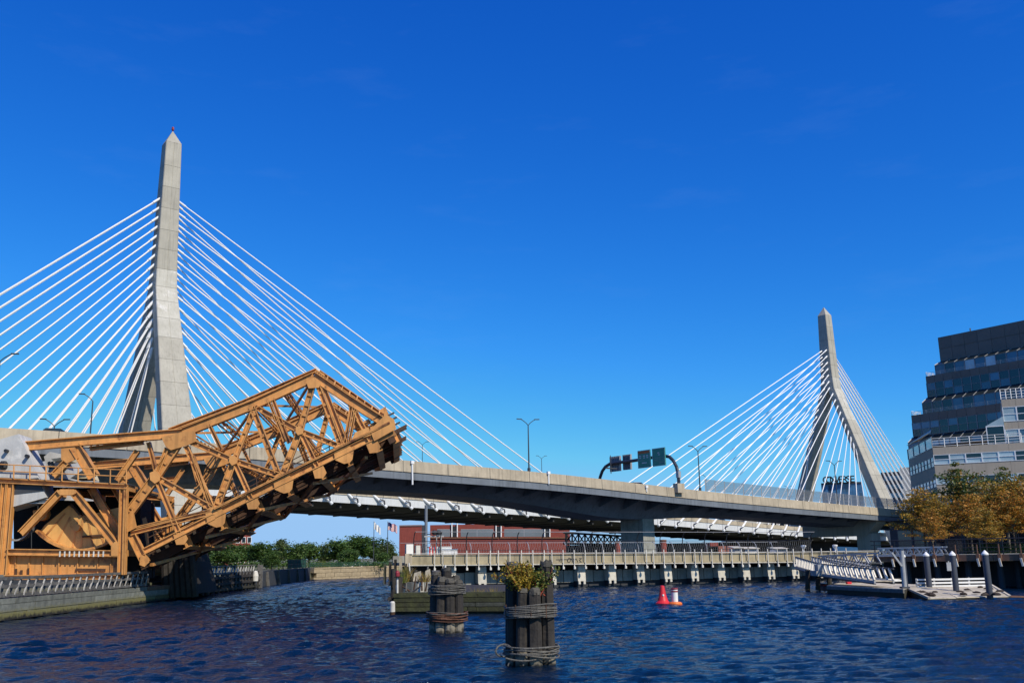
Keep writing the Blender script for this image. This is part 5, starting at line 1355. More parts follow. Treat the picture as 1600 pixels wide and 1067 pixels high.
o_ = leaf_cloud(hd, 3200, .13, 1, rs, .6).build('clipped_hedge', 'leaf_far', None); tag(o_, 'dark green hedge under the autumn trees', 'hedge', kind='stuff')

M['hazy_glass'] = mat('hazy_glass', (.17, .20, .22), .35, var=.2, scale=.1)
# ------------------------------------------------------------------ stepped office building on the right
vu = V((.58, -.81, 0)).normalized(); un_ = V((vu.y, -vu.x, 0))            # along its dark upper face (to the right, nearer); its outward normal
vf = V((.90, -.44, 0)).normalized(); fn = V((vf.y, -vf.x, 0))             # along the sunlit lower face; its outward normal
ob = thing('office_building', tuple(at(1457, 800, 177.5)), 'stepped office building with dark slate upper floors and tan lower front', 'building')
OO = origin(ob)
def wgrid(origin_p, ax, nr, w, h, n, rows, m, fr=.09, depth=.12, skip=()):
    """A strip of n windows: each a frame (mesh) with its panes as sub-parts."""
    for i in range(n):
        c0 = origin_p + ax * (i * w)
        mb = MB()
        for s in (0, 1): mb.beam(c0 + ax * (s * (w - fr) + fr / 2), c0 + ax * (s * (w - fr) + fr / 2) + Z * h, fr, depth, side=ax)
        for r in range(rows + 1): mb.beam(c0 + ax * fr * 1.001 + Z * (fr / 2 + r * (h - fr) / rows), c0 + ax * (w - fr * 1.001) + Z * (fr / 2 + r * (h - fr) / rows), fr, depth * .9, side=Z)
        o = sub(mb.build('window', WFR[0], ob, OO), OO)
        for r in range(rows):
            z0 = r * (h - fr) / rows + fr; z1 = (r + 1) * (h - fr) / rows
            mm = random.choice(m) if isinstance(m, (list, tuple)) else m
            p0 = c0 + ax * fr - nr * .03 + Z * z0
            MB().prism([p0, p0 + ax * (w - 2 * fr), p0 + ax * (w - 2 * fr) + Z * (z1 - z0), p0 + Z * (z1 - z0)], -nr * .04).build('pane', mm, o, OO)
WFR = ['mullion']
def panels(origin_p, ax, nr, w, h, n, m, rows=1, name='cladding_panel', gap=.05):
    for i in range(n):
        for r in range(rows):
            c = origin_p + ax * (i * w + gap / 2) + Z * (r * h / rows + gap / 2)
            MB().prism([c, c + ax * (w - gap), c + ax * (w - gap) + Z * (h / rows - gap), c + Z * (h / rows - gap)], -nr * .08).build(name, m, ob, OO)
LN = 27.83
def tier(c, z0, z1, back, extra=0):
    b = [c - un_ * .1, c + vu * LN - un_ * .1, c + vu * LN - un_ * back, c - un_ * back]
    return MB().prism([V((p.x, p.y, z0)) for p in b], Z * (z1 - z0)).build('wall', 'slate', ob, OO)
def up(x, y, P, nr): return hit(x, y, P, nr)
cA = at(1465, 527.5, 208.74)
zA1 = cA.z; zA0 = at(1466, 566, 208.74).z
cB = at(1446, 588, 203.77); cC = at(1423.5, 649, 198.8)
# tier A: blank slate parapet block in two courses
tier(cA, 0, zA1, 30)
hA = (zA1 - zA0)
panels(V((cA.x, cA.y, zA0 + hA * .02)), vu, un_, 2.98, hA * .5, 9, 'slate'); panels(V((cA.x, cA.y, zA0 + hA * .53)), vu, un_, 2.98, hA * .47, 9, 'slate')
MB().box(cA + vu * 6 - un_ * 3 + Z * .6, .2, .2, 1.4).build('roof_vent', 'dark_steel', ob, OO)
def storey(c, ztop, zslate, zwin, zsky, name, rail=True):
    """One dark storey standing forward: slate spandrel, glass strip; on top a terrace with glass strip and sloping ribbed glazing behind a rail."""
    tier(c, 0, ztop, 30)
    g = V((c.x, c.y, 0))
    panels(g + Z * (zslate + .02), vu, un_, 1.99, ztop - zslate, 14, 'slate')
    wgrid(g + Z * zwin + un_ * .02, vu, un_, 1.99, zslate - zwin, 14, 2, ['glass_dark', 'glass_dark', 'glass_dark', 'glass_blue'], .08)
    for z in (ztop + .25, ztop + .5, ztop + .75): MB().beam(g - un_ * .3 + Z * z, g + vu * LN - un_ * .3 + Z * z, .04, .05).build('terrace_rail', 'galv', ob, OO)
    for i in range(8): MB().box(g + vu * (i * 3.26) - un_ * .3 + Z * (ztop + .4), .05, .05, .8).build('rail_post', 'galv', ob, OO)
    for z in (ztop + .3, ztop + .6, ztop + .9):
        MB().beam(g - un_ * .3 + Z * z, g - un_ * 3.6 + Z * z, .05, .07).build('terrace_rail', 'white', ob, OO)
    for i in range(5): MB().box(g - un_ * (.3 + i * .8) + Z * (ztop + .45), .05, .05, .9).build('rail_post', 'white', ob, OO)
def glasshouse(c_front, c_back, z0, z1, z2, n=12, w=2.27):
    """Glass strip standing back from the edge, with ribbed sloping glass above it."""
    g = V((c_front.x, c_front.y, 0)); k = V((c_back.x, c_back.y, 0))
    wgrid(g + Z * z0, vu, un_, w, z1 - z0, n, 1, ['glass_blue', 'glass_dark', 'glass_blue', 'glass_blind'], .09)
    b = k + un_ * .05
    MB().prism([g + Z * (z1 + .02), g + vu * LN + Z * (z1 + .02), b + vu * LN + Z * z2, b + Z * z2], (0, 0, -.08)).build('sloping_glass', 'glass_green', ob, OO)
    for i in range(int(LN / w)):
        MB().beam(g + vu * (i * w) + Z * (z1 + .07), b + vu * (i * w) + Z * (z2 + .05), .07, .08, side=vu).build('glazing_rib', 'galv' if i else 'white', ob, OO)
    MB().prism([g + Z * z0, g + Z * z1, b + Z * z2, b + Z * z0], vu * .1).build('end_glass', 'glass_blue', ob, OO)
zz = lambda x, y, Y_: at(x, y, Y_).z
gA = cA + un_ * 1.8 - vu * .4
glasshouse(gA, cA, cB.z, zz(1459, 570, 207.32), zA0 + .1)
storey(cB, cB.z, zz(1447, 599, 203.77), zz(1449, 622, 203.77), 0, 'b')
gB = cB + un_ * 1.8 - vu * .4
glasshouse(gB, cB, cC.z, zz(1440, 628, 201.64), zz(1448, 621, 203.77))
storey(cC, cC.z, zz(1424, 661, 198.8), zz(1426, 682, 198.8), 0, 'c')
gC = cC + un_ * 1.7 - vu * .3
# lower body: dark left facet and sunlit front
cR_ = at(1457, 700, 159.04); cL = at(1419, 716, 179.63)
vl = V((cR_.x - cL.x, cR_.y - cL.y, 0)); Wl = vl.length; vl.normalize(); ln = V((vl.y, -vl.x, 0))
if ln.dot(V((-1, 0, 0))) < 0: ln = -ln
zL = cR_.z
FR_ = 17.04
base = [V((cL.x, cL.y, 0)), V((cR_.x, cR_.y, 0)), V((cR_.x, cR_.y, 0)) + vf * FR_, V((cR_.x, cR_.y, 0)) + vf * FR_ - fn * 22, V((cL.x, cL.y, 0)) - fn * 18 + vf * 4]
inner = [base[0] - ln * .12 + vl * .1, base[1] - ln * .12 - fn * .1, base[2] - fn * .12, base[3], base[4]]
MB().prism(inner, Z * zL).build('wall', 'beige', ob, OO)
gl = at(1424, 683, 198.8).z
glasshouse(gC, cC, zz(1420, 700, 197.38), zz(1423, 691, 197.38), gl)
L0, R0 = V((cL.x, cL.y, 0)), V((cR_.x, cR_.y, 0))
fz_ = lambda y: hit(1458, y, cR_, fn).z                                    # heights of the floors on the sunlit front
lz = lambda y: hit(1456, y, cR_, fn).z
nl = 8; wl_ = Wl / nl
def facet(z0, z1): panels(L0 + Z * z0, vl, ln, Wl / 4, z1 - z0, 4, 'slate', gap=.04)
wgrid(L0 + Z * (zL + .0), vl, ln, Wl /  4, 1.9, 4, 1, ['glass_blue'], .09)
MB().prism([L0 + Z * (zL + 2.62), R0 + Z * (zL + 2.62), R0 - fn * 3 + Z * (zL + 3.3), L0 + vf * 2 + Z * (zL + 3.3)], Z * .1).build('sloping_glass', 'glass_green', ob, OO)
facet(lz(713) , zL - .02); wgrid(L0 + Z * lz(729), vl, ln, wl_, lz(713) - lz(729) - .02, nl, 2, ['glass_blue', 'glass_blue', 'glass_dark'], .07)
facet(lz(748), lz(729) - .02); wgrid(L0 + Z * lz(761), vl, ln, wl_, lz(748) - lz(761) - .02, nl, 2, ['glass_blue', 'glass_blue', 'glass_blind'], .07)
facet(.5, lz(761) - .02)
def band(z0, z1, w=5.6, m='beige', a=0.0, b=FR_): panels(R0 + vf * a + Z * z0, vf, fn, w, z1 - z0, int((b - a) / w), m, gap=.03)
wl2 = 2.4; nf = int(FR_ / wl2)
WFR[0] = 'white_steel'
band(fz_(710.5), fz_(699))
wgrid(R0 + Z * fz_(726), vf, fn, wl2, fz_(710.5) - fz_(726) - .02, nf, 2, ['glass_blind', 'glass_blind', 'glass_blind', 'glass_dark'], .09)
band(fz_(745), fz_(726) - .02)
wgrid(R0 + Z * fz_(757), vf, fn, wl2, fz_(745) - fz_(757) - .02, nf, 1, ['glass_blind', 'glass_dark', 'glass_blue'], .09)
band(fz_(775), fz_(757) - .02)
wgrid(R0 + Z * fz_(790), vf, fn, wl2, fz_(775) - fz_(790) - .02, nf, 1, ['glass_dark', 'glass_blue'], .09)
band(.6, fz_(790) - .02)
for z in (.3, .75, 1.2, 1.6): MB().beam(R0 - fn * .15 + Z * (zL + z), R0 + vf * 13.2 - fn * .15 + Z * (zL + z), .05, .07).build('terrace_rail', 'white', ob, OO)
for i in range(8): MB().box(R0 + vf * (i * 1.88) - fn * .15 + Z * (zL + .8), .09, .09, 1.6).build('rail_post', 'white', ob, OO)
# tall sunlit bay at the right, with its glass prow
bx = (hit(1566, 640, cR_ - fn * .6, fn) - R0).dot(vf)
B0 = R0 + vf * bx - fn * .6
bz_ = lambda y: hit(1567, y, B0, fn).z
MB().prism([B0 - fn * .12, B0 + vf * (FR_ - bx) - fn * .12, B0 + vf * (FR_ - bx) - fn * 14, B0 - fn * 14], Z * bz_(624)).build('bay_wall', 'beige', ob, OO)
bw_ = FR_ - bx; nb = max(3, int(bw_ / 2.5))
def bband(y0, y1): panels(B0 + Z * bz_(y0), vf, fn, bw_ / 3, bz_(y1) - bz_(y0), 3, 'beige', gap=.03)
bband(636, 624); wgrid(B0 + Z * bz_(659), vf, fn, bw_ / nb, bz_(636) - bz_(659) - .02, nb, 2, ['glass_dark', 'glass_blue', 'glass_blind'], .1)
bband(671, 659); wgrid(B0 + Z * bz_(694), vf, fn, bw_ / nb, bz_(671) - bz_(694) - .02, nb, 2, ['glass_blind', 'glass_blue', 'glass_dark'], .1)
for z in (.3, .75, 1.2, 1.65): MB().beam(B0 + Z * (bz_(624) + z), B0 + vf * bw_ + Z * (bz_(624) + z), .05, .07).build('terrace_rail', 'white', ob, OO)
for i in range(9): MB().box(B0 + vf * (i * bw_ / 8) + Z * (bz_(624) + .85), .09, .09, 1.65).build('rail_post', 'white', ob, OO)
px0 = (hit(1543, 690, cR_ - fn * .3, fn) - R0).dot(vf); Q0 = R0 + vf * px0 - fn * .3
wgrid(Q0 + Z * (zL + .05), vf, fn, (bx - px0) / 1.0 - .02, 3.0, 1, 1, ['glass_dark'], .14)
MB().prism([Q0 + Z * (zL + 3.08), Q0 + vf * (bx - px0 - .03) + Z * (zL + 4.5), Q0 + vf * (bx - px0 - .03) + Z * (zL + 3.08)], -fn * 2).build('glass_prow', 'glass_blind', ob, OO)

# dark building row behind the boardwalk, under the trees
lowb = thing('waterfront_building', tuple(at(1520, 860, 104)), 'dark ground floor frontage in the shade behind the autumn trees', 'building')
lb0, lb1 = at(1394, 868, 106), at(1640, 862, 94); la = V((lb1.x - lb0.x, lb1.y - lb0.y, 0)).normalized(); lnn = V((la.y, -la.x, 0)); LLn = (lb1 - lb0).length
lb0 = V((lb0.x, lb0.y, 1.6))
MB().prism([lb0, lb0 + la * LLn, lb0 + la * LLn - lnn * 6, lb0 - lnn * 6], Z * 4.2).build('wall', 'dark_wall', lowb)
for i in range(9):
    c = lb0 + la * (1 + i * LLn / 9) + lnn * .06
    f_ = sub(MB().box(c + Z * 2 + la * .7, 1.7, .1, 2.6, la).build('window', 'dark_steel', lowb), origin(lowb))
    MB().box(c + Z * 2 + la * .7 + lnn * .06, 1.45, .04, 2.3, la).build('pane', 'glass_dark', f_, origin(lowb))
MB().prism([lb0 + Z * 4.22 + lnn * .8, lb0 + la * LLn + Z * 4.22 + lnn * .8, lb0 + la * LLn - lnn * 6 + Z * 4.22, lb0 - lnn * 6 + Z * 4.22], Z * .3).build('roof', 'dark_steel', lowb)

# ------------------------------------------------------------------ buildings far behind the cable-stayed bridge
def block(name, x0, x1, ytop, Yd, dep, m, label, ang=0.0, zb_=0, cat='building'):
    p, q = at(x0, ytop, Yd), at(x1, ytop, Yd + ang); p = V((p.x, p.y, 0)); zt_ = at(x0, ytop, Yd).z; q = V((q.x, q.y, 0))
    a = (q - p).normalized(); nn = V((a.y, -a.x, 0)); L = (q - p).length
    t_ = thing(name, tuple(p), label, cat)
    MB().prism([p + Z * zb_, q + Z * zb_, q - nn * dep + Z * zb_, p - nn * dep + Z * zb_], Z * (zt_ - zb_)).build('wall', m, t_)
    return t_, p, a, nn, L, zt_
t_, p, a, nn, L, zt_ = block('glass_office', 1283, 1347, 757, 430, 25, 'glass_bright', 'far blue glass office block with black rooftop lettering between the tower legs', -6)
for r in range(4):
    for i in range(12):
        c = p + a * (i * L / 12 + .06) + Z * (zt_ - 3.6 * (r + 1)) + nn * .05
        MB().prism([c, c + a * (L / 12 - .3), c + a * (L / 12 - .3) + Z * 3.2, c + Z * 3.2], -nn * .04).build('window', random.choice(('glass_bright', 'glass_blue', 'glass_bright')), t_)
MB().beam(p + Z * (zt_ + .3) + nn * .1, p + a * L + Z * (zt_ + .3) + nn * .1, .6, .6).build('roof_edge', 'dark_steel', t_)
dg = bpy.context.evaluated_depsgraph_get
lx0, lx1 = at(1288, 756, 428), at(1335, 754, 424); Lw = (lx1 - lx0).length
M['letter'] = M['black_steel']
for i, ch in enumerate('CONVERSE'):
    cu = bpy.data.curves.new('letter', 'FONT'); cu.body = ch; cu.size = 4.1; cu.extrude = .25; cu.offset = .07; cu.align_x = 'CENTER'
    tmp = bpy.data.objects.new('letter_tmp', cu); COL.objects.link(tmp)
    ml = bpy.data.meshes.new_from_object(tmp.evaluated_get(dg()))
    bpy.data.objects.remove(tmp); ml.materials.clear(); ml.materials.append(M['letter'])
    o = bpy.data.objects.new('letter', ml); COL.objects.link(o); o.parent = t_
    pos = lerp(lx0, lx1, (i + .5) / 8); pos.z = zt_ + .5
    o.matrix_local = Matrix.Translation(-origin(t_)) @ frame(pos, a * 1.05, Z, nn)
t_, p, a, nn, L, zt_ = block('dark_office', 1376, 1406, 738, 390, 20, 'dark_wall', 'far dark building right of the concrete tower with a pale stair block', -4)
MB().prism([p + a * (L + .1), p + a * (L + 4.5), p + a * (L + 4.5) - nn * 12, p + a * (L + .1) - nn * 12], Z * (zt_ + 1.5)).build('stair_block', 'pier_white', t_)
for r in range(5):
    for i in range(4):
        c = p + a * (1 + i * L / 4) + Z * (zt_ - 3.4 * (r + 1)) + nn * .05
        MB().prism([c, c + a * 1.6, c + a * 1.6 + Z * 1.8, c + Z * 1.8], -nn * .04).build('window', 'glass_blue', t_)
# red brick maintenance buildings seen under the decks
t_, p, a, nn, L, zt_ = block('brick_block', 624, 659, 822, 345, 18, 'brick', 'plain red brick block left of the dark post under the bridge')
MB().prism([p + a * (L + .02), p + a * (L + 1.1), p + a * (L + 1.1) - nn * 10, p + a * (L + .02) - nn * 10], Z * (zt_ + .3)).build('dark_corner', 'dark_steel', t_)
MB().beam(p + Z * (zt_ + .2) + nn * .05, p + a * L + Z * (zt_ + .2) + nn * .05, .5, .35).build('coping', 'rust_edge', t_)
for i in range(9):
    for r in range(3): MB().prism([p + a * (i * L / 9 + .03) + Z * (1.4 + r * 3.2) + nn * .05, p + a * ((i + 1) * L / 9 - .03) + Z * (1.4 + r * 3.2) + nn * .05, p + a * ((i + 1) * L / 9 - .03) + Z * (4.5 + r * 3.2) + nn * .05, p + a * (i * L / 9 + .03) + Z * (4.5 + r * 3.2) + nn * .05], -nn * .04).build('brick_panel', 'brick', t_) if 4.5 + r * 3.2 < zt_ else None
t_, p, a, nn, L, zt_ = block('brick_hall', 672, 890, 820, 350, 30, 'brick', 'long red brick hall with grey glazing strip and white pipes behind the walkway')
f = lambda x, y: hit(x, y, p + nn * .1, nn)
for x0, x1 in ((683, 703), (720, 771), (788, 850)):
    n_w = max(1, int((x1 - x0) / 24)); yb = lambda x: 838.5
    for i in range(n_w):
        u0, u1 = lerp(x0, x1, i / n_w), lerp(x0, x1, (i + 1) / n_w)
        o = sub(MB().prism([f(u0, 838), f(u1, 838), f(u1, 826.5), f(u0, 826.5)], -nn * .08).build('window', 'galv', t_), origin(t_))
        MB().prism([f(u0 + .4, 837.4) + nn * .03, f(u1 - .4, 837.4) + nn * .03, f(u1 - .4, 827.2) + nn * .03, f(u0 + .4, 827.2) + nn * .03], -nn * .05).build('pane', 'hazy_glass', o, origin(t_))
for x in (706, 714.5, 775, 783, 851, 859): MB().tube(f(x, 838.5) + nn * .35, f(x, 817) + nn * .35, .22, n=8).build('white_pipe', 'white', t_)
for x in (710, 779, 855): MB().prism([f(x - 3, 838.5), f(x + 3, 838.5), f(x + 3, 822), f(x - 3, 822)], nn * .12).build('louvre', 'black_steel', t_)
for x0, x1 in ((672, 780), (781, 890)): MB().beam(f(x0 + .3, 840) + nn * .1, f(x1 - .3, 840) + nn * .1, .5, .3).build('ledge', 'rust_edge', t_)
k0, k1 = at(663.5, 812, 205), at(668, 812, 205)
pl_ = thing('dark_post', (k0.x, k0.y, 1.2), 'dark navy steel post between the two red brick buildings', 'post')
MB().tube(V(((k0.x + k1.x) / 2, k0.y, 0)), V(((k0.x + k1.x) / 2, k0.y, 13.5)), .32, n=12).build('shaft', 'girder', pl_)
MB().box(V(((k0.x + k1.x) / 2, k0.y, 7.5)), 2.0, .4, .2).build('collar', 'dark_steel', pl_); MB().box(V(((k0.x + k1.x) / 2, k0.y, 4.8)), 2.2, .4, .2).build('collar', 'dark_steel', pl_)
# distant truss bridge, low walls, red piers, pale sheds seen below the deck
tb_ = thing('truss_bridge', tuple(at(935, 850, 300)), 'distant dark lattice truss bridge between brick hall and concrete pier', 'bridge')
for dy in (0, 12):
    P_ = lambda x, y: at(x, y, 300 + dy)
    MB().beam(P_(880, 849), P_(985, 851), .6, .6).build('chord', 'black_steel', tb_); MB().beam(P_(880, 832), P_(985, 838), .6, .6).build('chord', 'black_steel', tb_)
    for i in range(10):
        x = 884 + i * 10
        MB().beam(P_(x, 849), P_(x, 832.5 + i * .5), .5, .4).build('post', 'black_steel', tb_)
        MB().beam(P_(x, 849), P_(x + 10, 833 + i * .5), .45, .35).build('diagonal', 'black_steel', tb_); MB().beam(P_(x + 10, 850), P_(x, 833 + i * .5), .45, .35).build('diagonal', 'black_steel', tb_)
rw, p, a, nn, L, zt_ = block('retaining_wall', 885, 1110, 851.5, 296, 3, 'dark_wall', 'long dark retaining wall below the distant truss bridge', cat='wall')
for i, (x0, x1, yt, lb) in enumerate(((961, 969, 847, 'round red brick pier left of the concrete bridge pier'), (1031, 1041, 844, 'round red brick pier right of the concrete bridge pier'))):
    c = at((x0 + x1) / 2, yt, 240); r = (x1 - x0) / 2 / 1500 * 240
    o_ = single('brick_pier', MB().tube(V((c.x, c.y, 0)), c, r, n=16), 'brick', (c.x, c.y, 0), lb, 'pier', 'round brick piers')
    MB().lathe(c, [(r * 1.1, -.2), (r * 1.1, .15), (.1, .2)], 16).build('cap', 'rust_edge', o_)
t_, *_r = block('brick_shed', 1110, 1146, 853, 250, 8, 'brick_pink', 'low pinkish brick shed behind the right half of the walkway')
MB().prism([_r[0] + Z * .1, _r[0] + _r[1] * 2 + Z * .1, _r[0] + _r[1] * 2 - _r[2] * 5 + Z * .1, _r[0] - _r[2] * 5 + Z * .1], Z * (at(1110, 848, 250).z)).build('raised_end', 'brick', t_)
for i, (x0, x1, yt, lb) in enumerate(((1148, 1160, 856.5, 'small pale shed beside the pinkish brick shed'), (1164, 1184, 857.5, 'wide white shed behind the walkway'), (1212, 1230, 858, 'white shed under a pale flat roof near the gangways'))):
    t_, p, a, nn, L, zt_ = block('white_shed', x0, x1, yt, 190, 5, ('galv', 'white_steel', 'white_steel')[i], lb)
    MB().prism([p + nn * .4 - a * .3 + Z * (zt_ + .02), p + a * (L + .3) + nn * .4 + Z * (zt_ + .02), p + a * (L + .3) - nn * 5 + Z * (zt_ + .3), p - a * .3 - nn * 5 + Z * (zt_ + .3)], Z * .15).build('roof', 'pier_white', t_)
rdk, p, a, nn, L, zt_ = block('low_wall', 985, 1300, 849.5, 330, 4, 'dark_wall', 'dark wall on the far bank under the white edged deck', cat='wall')
bk_, p, a, nn, L, zt_ = block('city_blocks', 1145, 1270, 812, 480, 30, 'pier_white', 'pale distant building just above the far deck parapet', cat='building')
for i in range(10):
    c = p + a * (3 + i * L / 10) + Z * (zt_ - 5) + nn * .1
    MB().prism([c, c + a * 2.4, c + a * 2.4 + Z * 3, c + Z * 3], -nn * .05).build('window', 'glass_dark', bk_)
# brick tower far left
t_, p, a, nn, L, zt_ = block('brick_tower', 338, 392, 833, 330, 20, 'brick', 'distant red brick apartment block above the far trees', 3)
MB().prism([p + a * L * .1 - nn * 5, p + a * L * .25 - nn * 5, p + a * L * .25 - nn * 9, p + a * L * .1 - nn * 9], Z * (zt_ + 3)).build('roof_house', 'brick', t_)
for r in range(3):
    for i in range(6):
        c = p + a * (.8 + i * L / 6) + Z * (zt_ - 3.3 * (r + 1)) + nn * .06
        fr_ = sub(MB().prism([c, c + a * 1.4, c + a * 1.4 + Z * 2, c + Z * 2], -nn * .04).build('window', 'white', t_), origin(t_))
        MB().prism([c + a * .15 + Z * .15 + nn * .03, c + a * 1.25 + Z * .15 + nn * .03, c + a * 1.25 + Z * 1.85 + nn * .03, c + a * .15 + Z * 1.85 + nn * .03], -nn * .04).build('pane', 'glass_dark', fr_, origin(t_))

# ------------------------------------------------------------------ street lamps
def arm(mb, top, dirv, L, rise):
    pts = [top + dirv * (L * (1 - math.cos(u)) * 1.0) * .0 + dirv * L * math.sin(u) * 1.0 + Z * rise * (1 - math.cos(u)) * 0 + Z * rise * math.sin(u * 1.0) ** .7 for u in (0.02, .3, .6, .9, 1.2, 1.5)]
    mb.pipe([top] + pts, .05, 6)
    return pts[-1]
def lamp(base, h, arms, label, along, L=.95):
    base = V(base); t_ = thing('street_lamp', tuple(base), label, 'street lamp', 'street lamps on the bridges')
    MB().tube(base, base + Z * (h - .8), .10, .065, n=8).build('pole', 'lamp_steel', t_)
    MB().tube(base - Z * .05, base + Z * .5, .2, n=8).build('base', 'lamp_steel', t_)
    for s in arms:
        mb = MB(); e = arm(mb, base + Z * (h - .8), along * s, L, .8)
        a_ = sub(mb.build('arm', 'lamp_steel', t_), tuple(base))
        MB().beam(e - along * s * .1 + Z * .0, e + along * s * .55 + Z * .02, .22, .1, side=along.cross(Z)).build('lamp_head', 'lamp_steel', a_, V(base))
    return t_
def on_girder(x, ytop, e): 
    h = hit(x, ytop, P0 + N * e, N); t = (h - P0).dot(D); b = GP(t, e, zp(t) - .05 if abs(e) < 1 else zp(t) - .9)
    return b, h.z - b.z
def on_deck(x, ytop, e):
    h = hit(x, ytop, TL + N * e, N); t = (h - TL).dot(D); b = CP(t, e, zb(t) + 2.6)
    return b, h.z - b.z
LX = (N * .35 + D * .94).normalized()
for x, y, e, fn_, arms, lb in ((825, 655, -.3, on_girder, (1, -1), 'tall double arm street lamp in the middle of the tan parapet'), (1090, 697, -.3, on_girder, (1, -1), 'double arm street lamp just right of the sign gantry'), (1303, 720, -.3, on_girder, (1, -1), 'double arm street lamp between the legs of the right tower'),
                               (146, 616, -16.6, on_girder, (-1,), 'single arm street lamp left of the left concrete tower'), (1, 552, -.3, on_girder, (1,), 'street lamp at the far left end of the girder bridge'),
                               (660, 690, 10, on_deck, (1, -1), 'small distant double lamp right of the raised truss tip'), (846, 712, 10, on_deck, (1, -1), 'small distant double lamp behind the tall middle street lamp'), (1103, 742, 8, on_deck, (1, -1), 'small distant double lamp behind the lamp near the gantry'), (1231, 759, 8, on_deck, (1, -1), 'small distant double lamp left of the right tower legs'), (86, 655, -16.6, on_girder, (1, -1), 'short lamp by the parapet above the grey counterweight')):
    b, h = fn_(x, y, e)
    lamp(b, max(h, 2.5), arms, lb, LX)

# ------------------------------------------------------------------ sign gantry
gb = hit(1060.5, 757, P0 + N * .2, N); gtn = (gb - P0).dot(D)
gl_ = GP(gtn, -16.8, zp(gtn) - 1)
gy = thing('sign_gantry', tuple(gb), 'dark arched sign gantry carrying green and grey road signs over the girder bridge', 'sign gantry')
GN = D
def GX(x, y, off=0.0): return hit(x, y, gb - D * off, D)
path = [GX(x, y) for x, y in ((1060.5, 768), (1060.5, 750), (1059.5, 740), (1057, 729), (1052, 719.5), (1046, 713.5), (1038, 712), (1020, 714.5), (1000, 718), (980, 721), (965, 722.5), (953, 724.5), (946, 729), (941, 736), (937.5, 746), (936.5, 756))]
MB().pipe(path, .24, 10).build('arch', 'gantry_steel', gy)
MB().box(gb + Z * -.5, 1.4, .9, 1.3, D).build('pedestal', 'tan_concrete', gy)
MB().box(GX(1060, 741), .5, .5, .9, D).build('control_box', 'galv', gy)
def sign(c4, m, name, off):
    p = [GX(x, y, off) for x, y in c4]
    zt_, zb2 = (p[0].z + p[1].z) / 2, (p[2].z + p[3].z) / 2
    q = [V((p[0].x, p[0].y, zt_)), V((p[1].x, p[1].y, zt_)), V((p[1].x, p[1].y, zb2)), V((p[0].x, p[0].y, zb2))]
    return sub(MB().prism(q, D * .14).build(name, m, gy), tuple(gb)), q
def mark(o, q, u0, u1, v0, v1, m, name='lettering'):
    f = lambda u, v: lerp(lerp(q[0], q[1], u), lerp(q[3], q[2], u), v) - D * .012
    MB().prism([f(u0, v0), f(u1, v0), f(u1, v1), f(u0, v1)], D * .01).build(name, m, o, gb)
s1, q1 = sign(((996, 704.2), (1015.4, 702), (1017.6, 729.2), (998.6, 731.8)), 'sign_green', 'green_sign', .45)
s2, q2 = sign(((1018.6, 701), (1038.4, 698.4), (1041, 726.2), (1021.4, 728.8)), 'sign_green', 'green_sign', .45)
for o, q in ((s1, q1), (s2, q2)):
    for u0, u1, v0, v1 in ((.0, 1, 0, .025), (0, 1, .975, 1), (0, .025, .03, .97), (.975, 1, .03, .97)): mark(o, q, u0, u1, v0, v1, 'sign_white', 'border')
mark(s1, q1, .05, .95, .04, .19, 'sign_orange', 'orange_header')
for u in (.12, .43, .68):
    mark(s1, q1, u, u + .16, .30, .35, 'sign_white', 'route_shield'); mark(s1, q1, u + .03, u + .16, .36, .40, 'sign_dim', 'route_shield'); mark(s1, q1, u + .02, u + .15, .41, .46, 'sign_white', 'route_shield')
for i in range(5): mark(s1, q1, .10 + i * .09, .17 + i * .09, .56, .60, 'sign_dim')
for i in range(4): mark(s1, q1, .32 + i * .10, .40 + i * .10, .69, .755, 'sign_white')
mark(s2, q2, .42, .56, .24, .29, 'sign_white', 'route_shield'); mark(s2, q2, .46, .60, .35, .40, 'sign_white', 'route_shield'); mark(s2, q2, .44, .58, .30, .34, 'sign_dim', 'route_shield')
for i in range(6): mark(s2, q2, .2 + i * .11, .28 + i * .11, .52, .56, 'sign_dim')
for i in range(6): mark(s2, q2, .14 + i * .12, .23 + i * .12, .62, .66, 'sign_dim')
mark(s2, q2, .08, .92, .72, .735, 'sign_dim')
for i in range(4): mark(s2, q2, .5 + i * .1, .58 + i * .1, .80, .85, 'sign_dim')
for c4 in (((953, 713.5), (969.3, 712), (968.8, 735.7), (953.3, 737)), ((973.5, 711), (985.8, 709), (984.8, 733), (972.8, 734.4))):
    o, q = sign(c4, 'sign_back', 'sign_back', -.45)
    for u in (.04, .2, .36, .52, .68, .84, .95):
        f = lambda uu, v: lerp(lerp(q[0], q[1], uu), lerp(q[3], q[2], uu), v) - D * .08
        MB().beam(f(u, 0), f(u, 1), .1, .12, side=N).build('stiffener', 'girder' if round(u * 25) % 2 else 'galv', o, gb)
hs2 = thing('small_sign_post', tuple(GP((hit(955, 745, P0 - N * 6, N) - P0).dot(D), -6, 14)), 'thin post standing on the road under the grey sign backs', 'post')
b_ = origin(hs2)
MB().tube(b_, b_ + Z * 2.6, .06).build('post', 'dark_steel', hs2); MB().box(b_ + Z * .75, 2.2, .3, .16, D).build('bar', 'dark_steel', hs2)

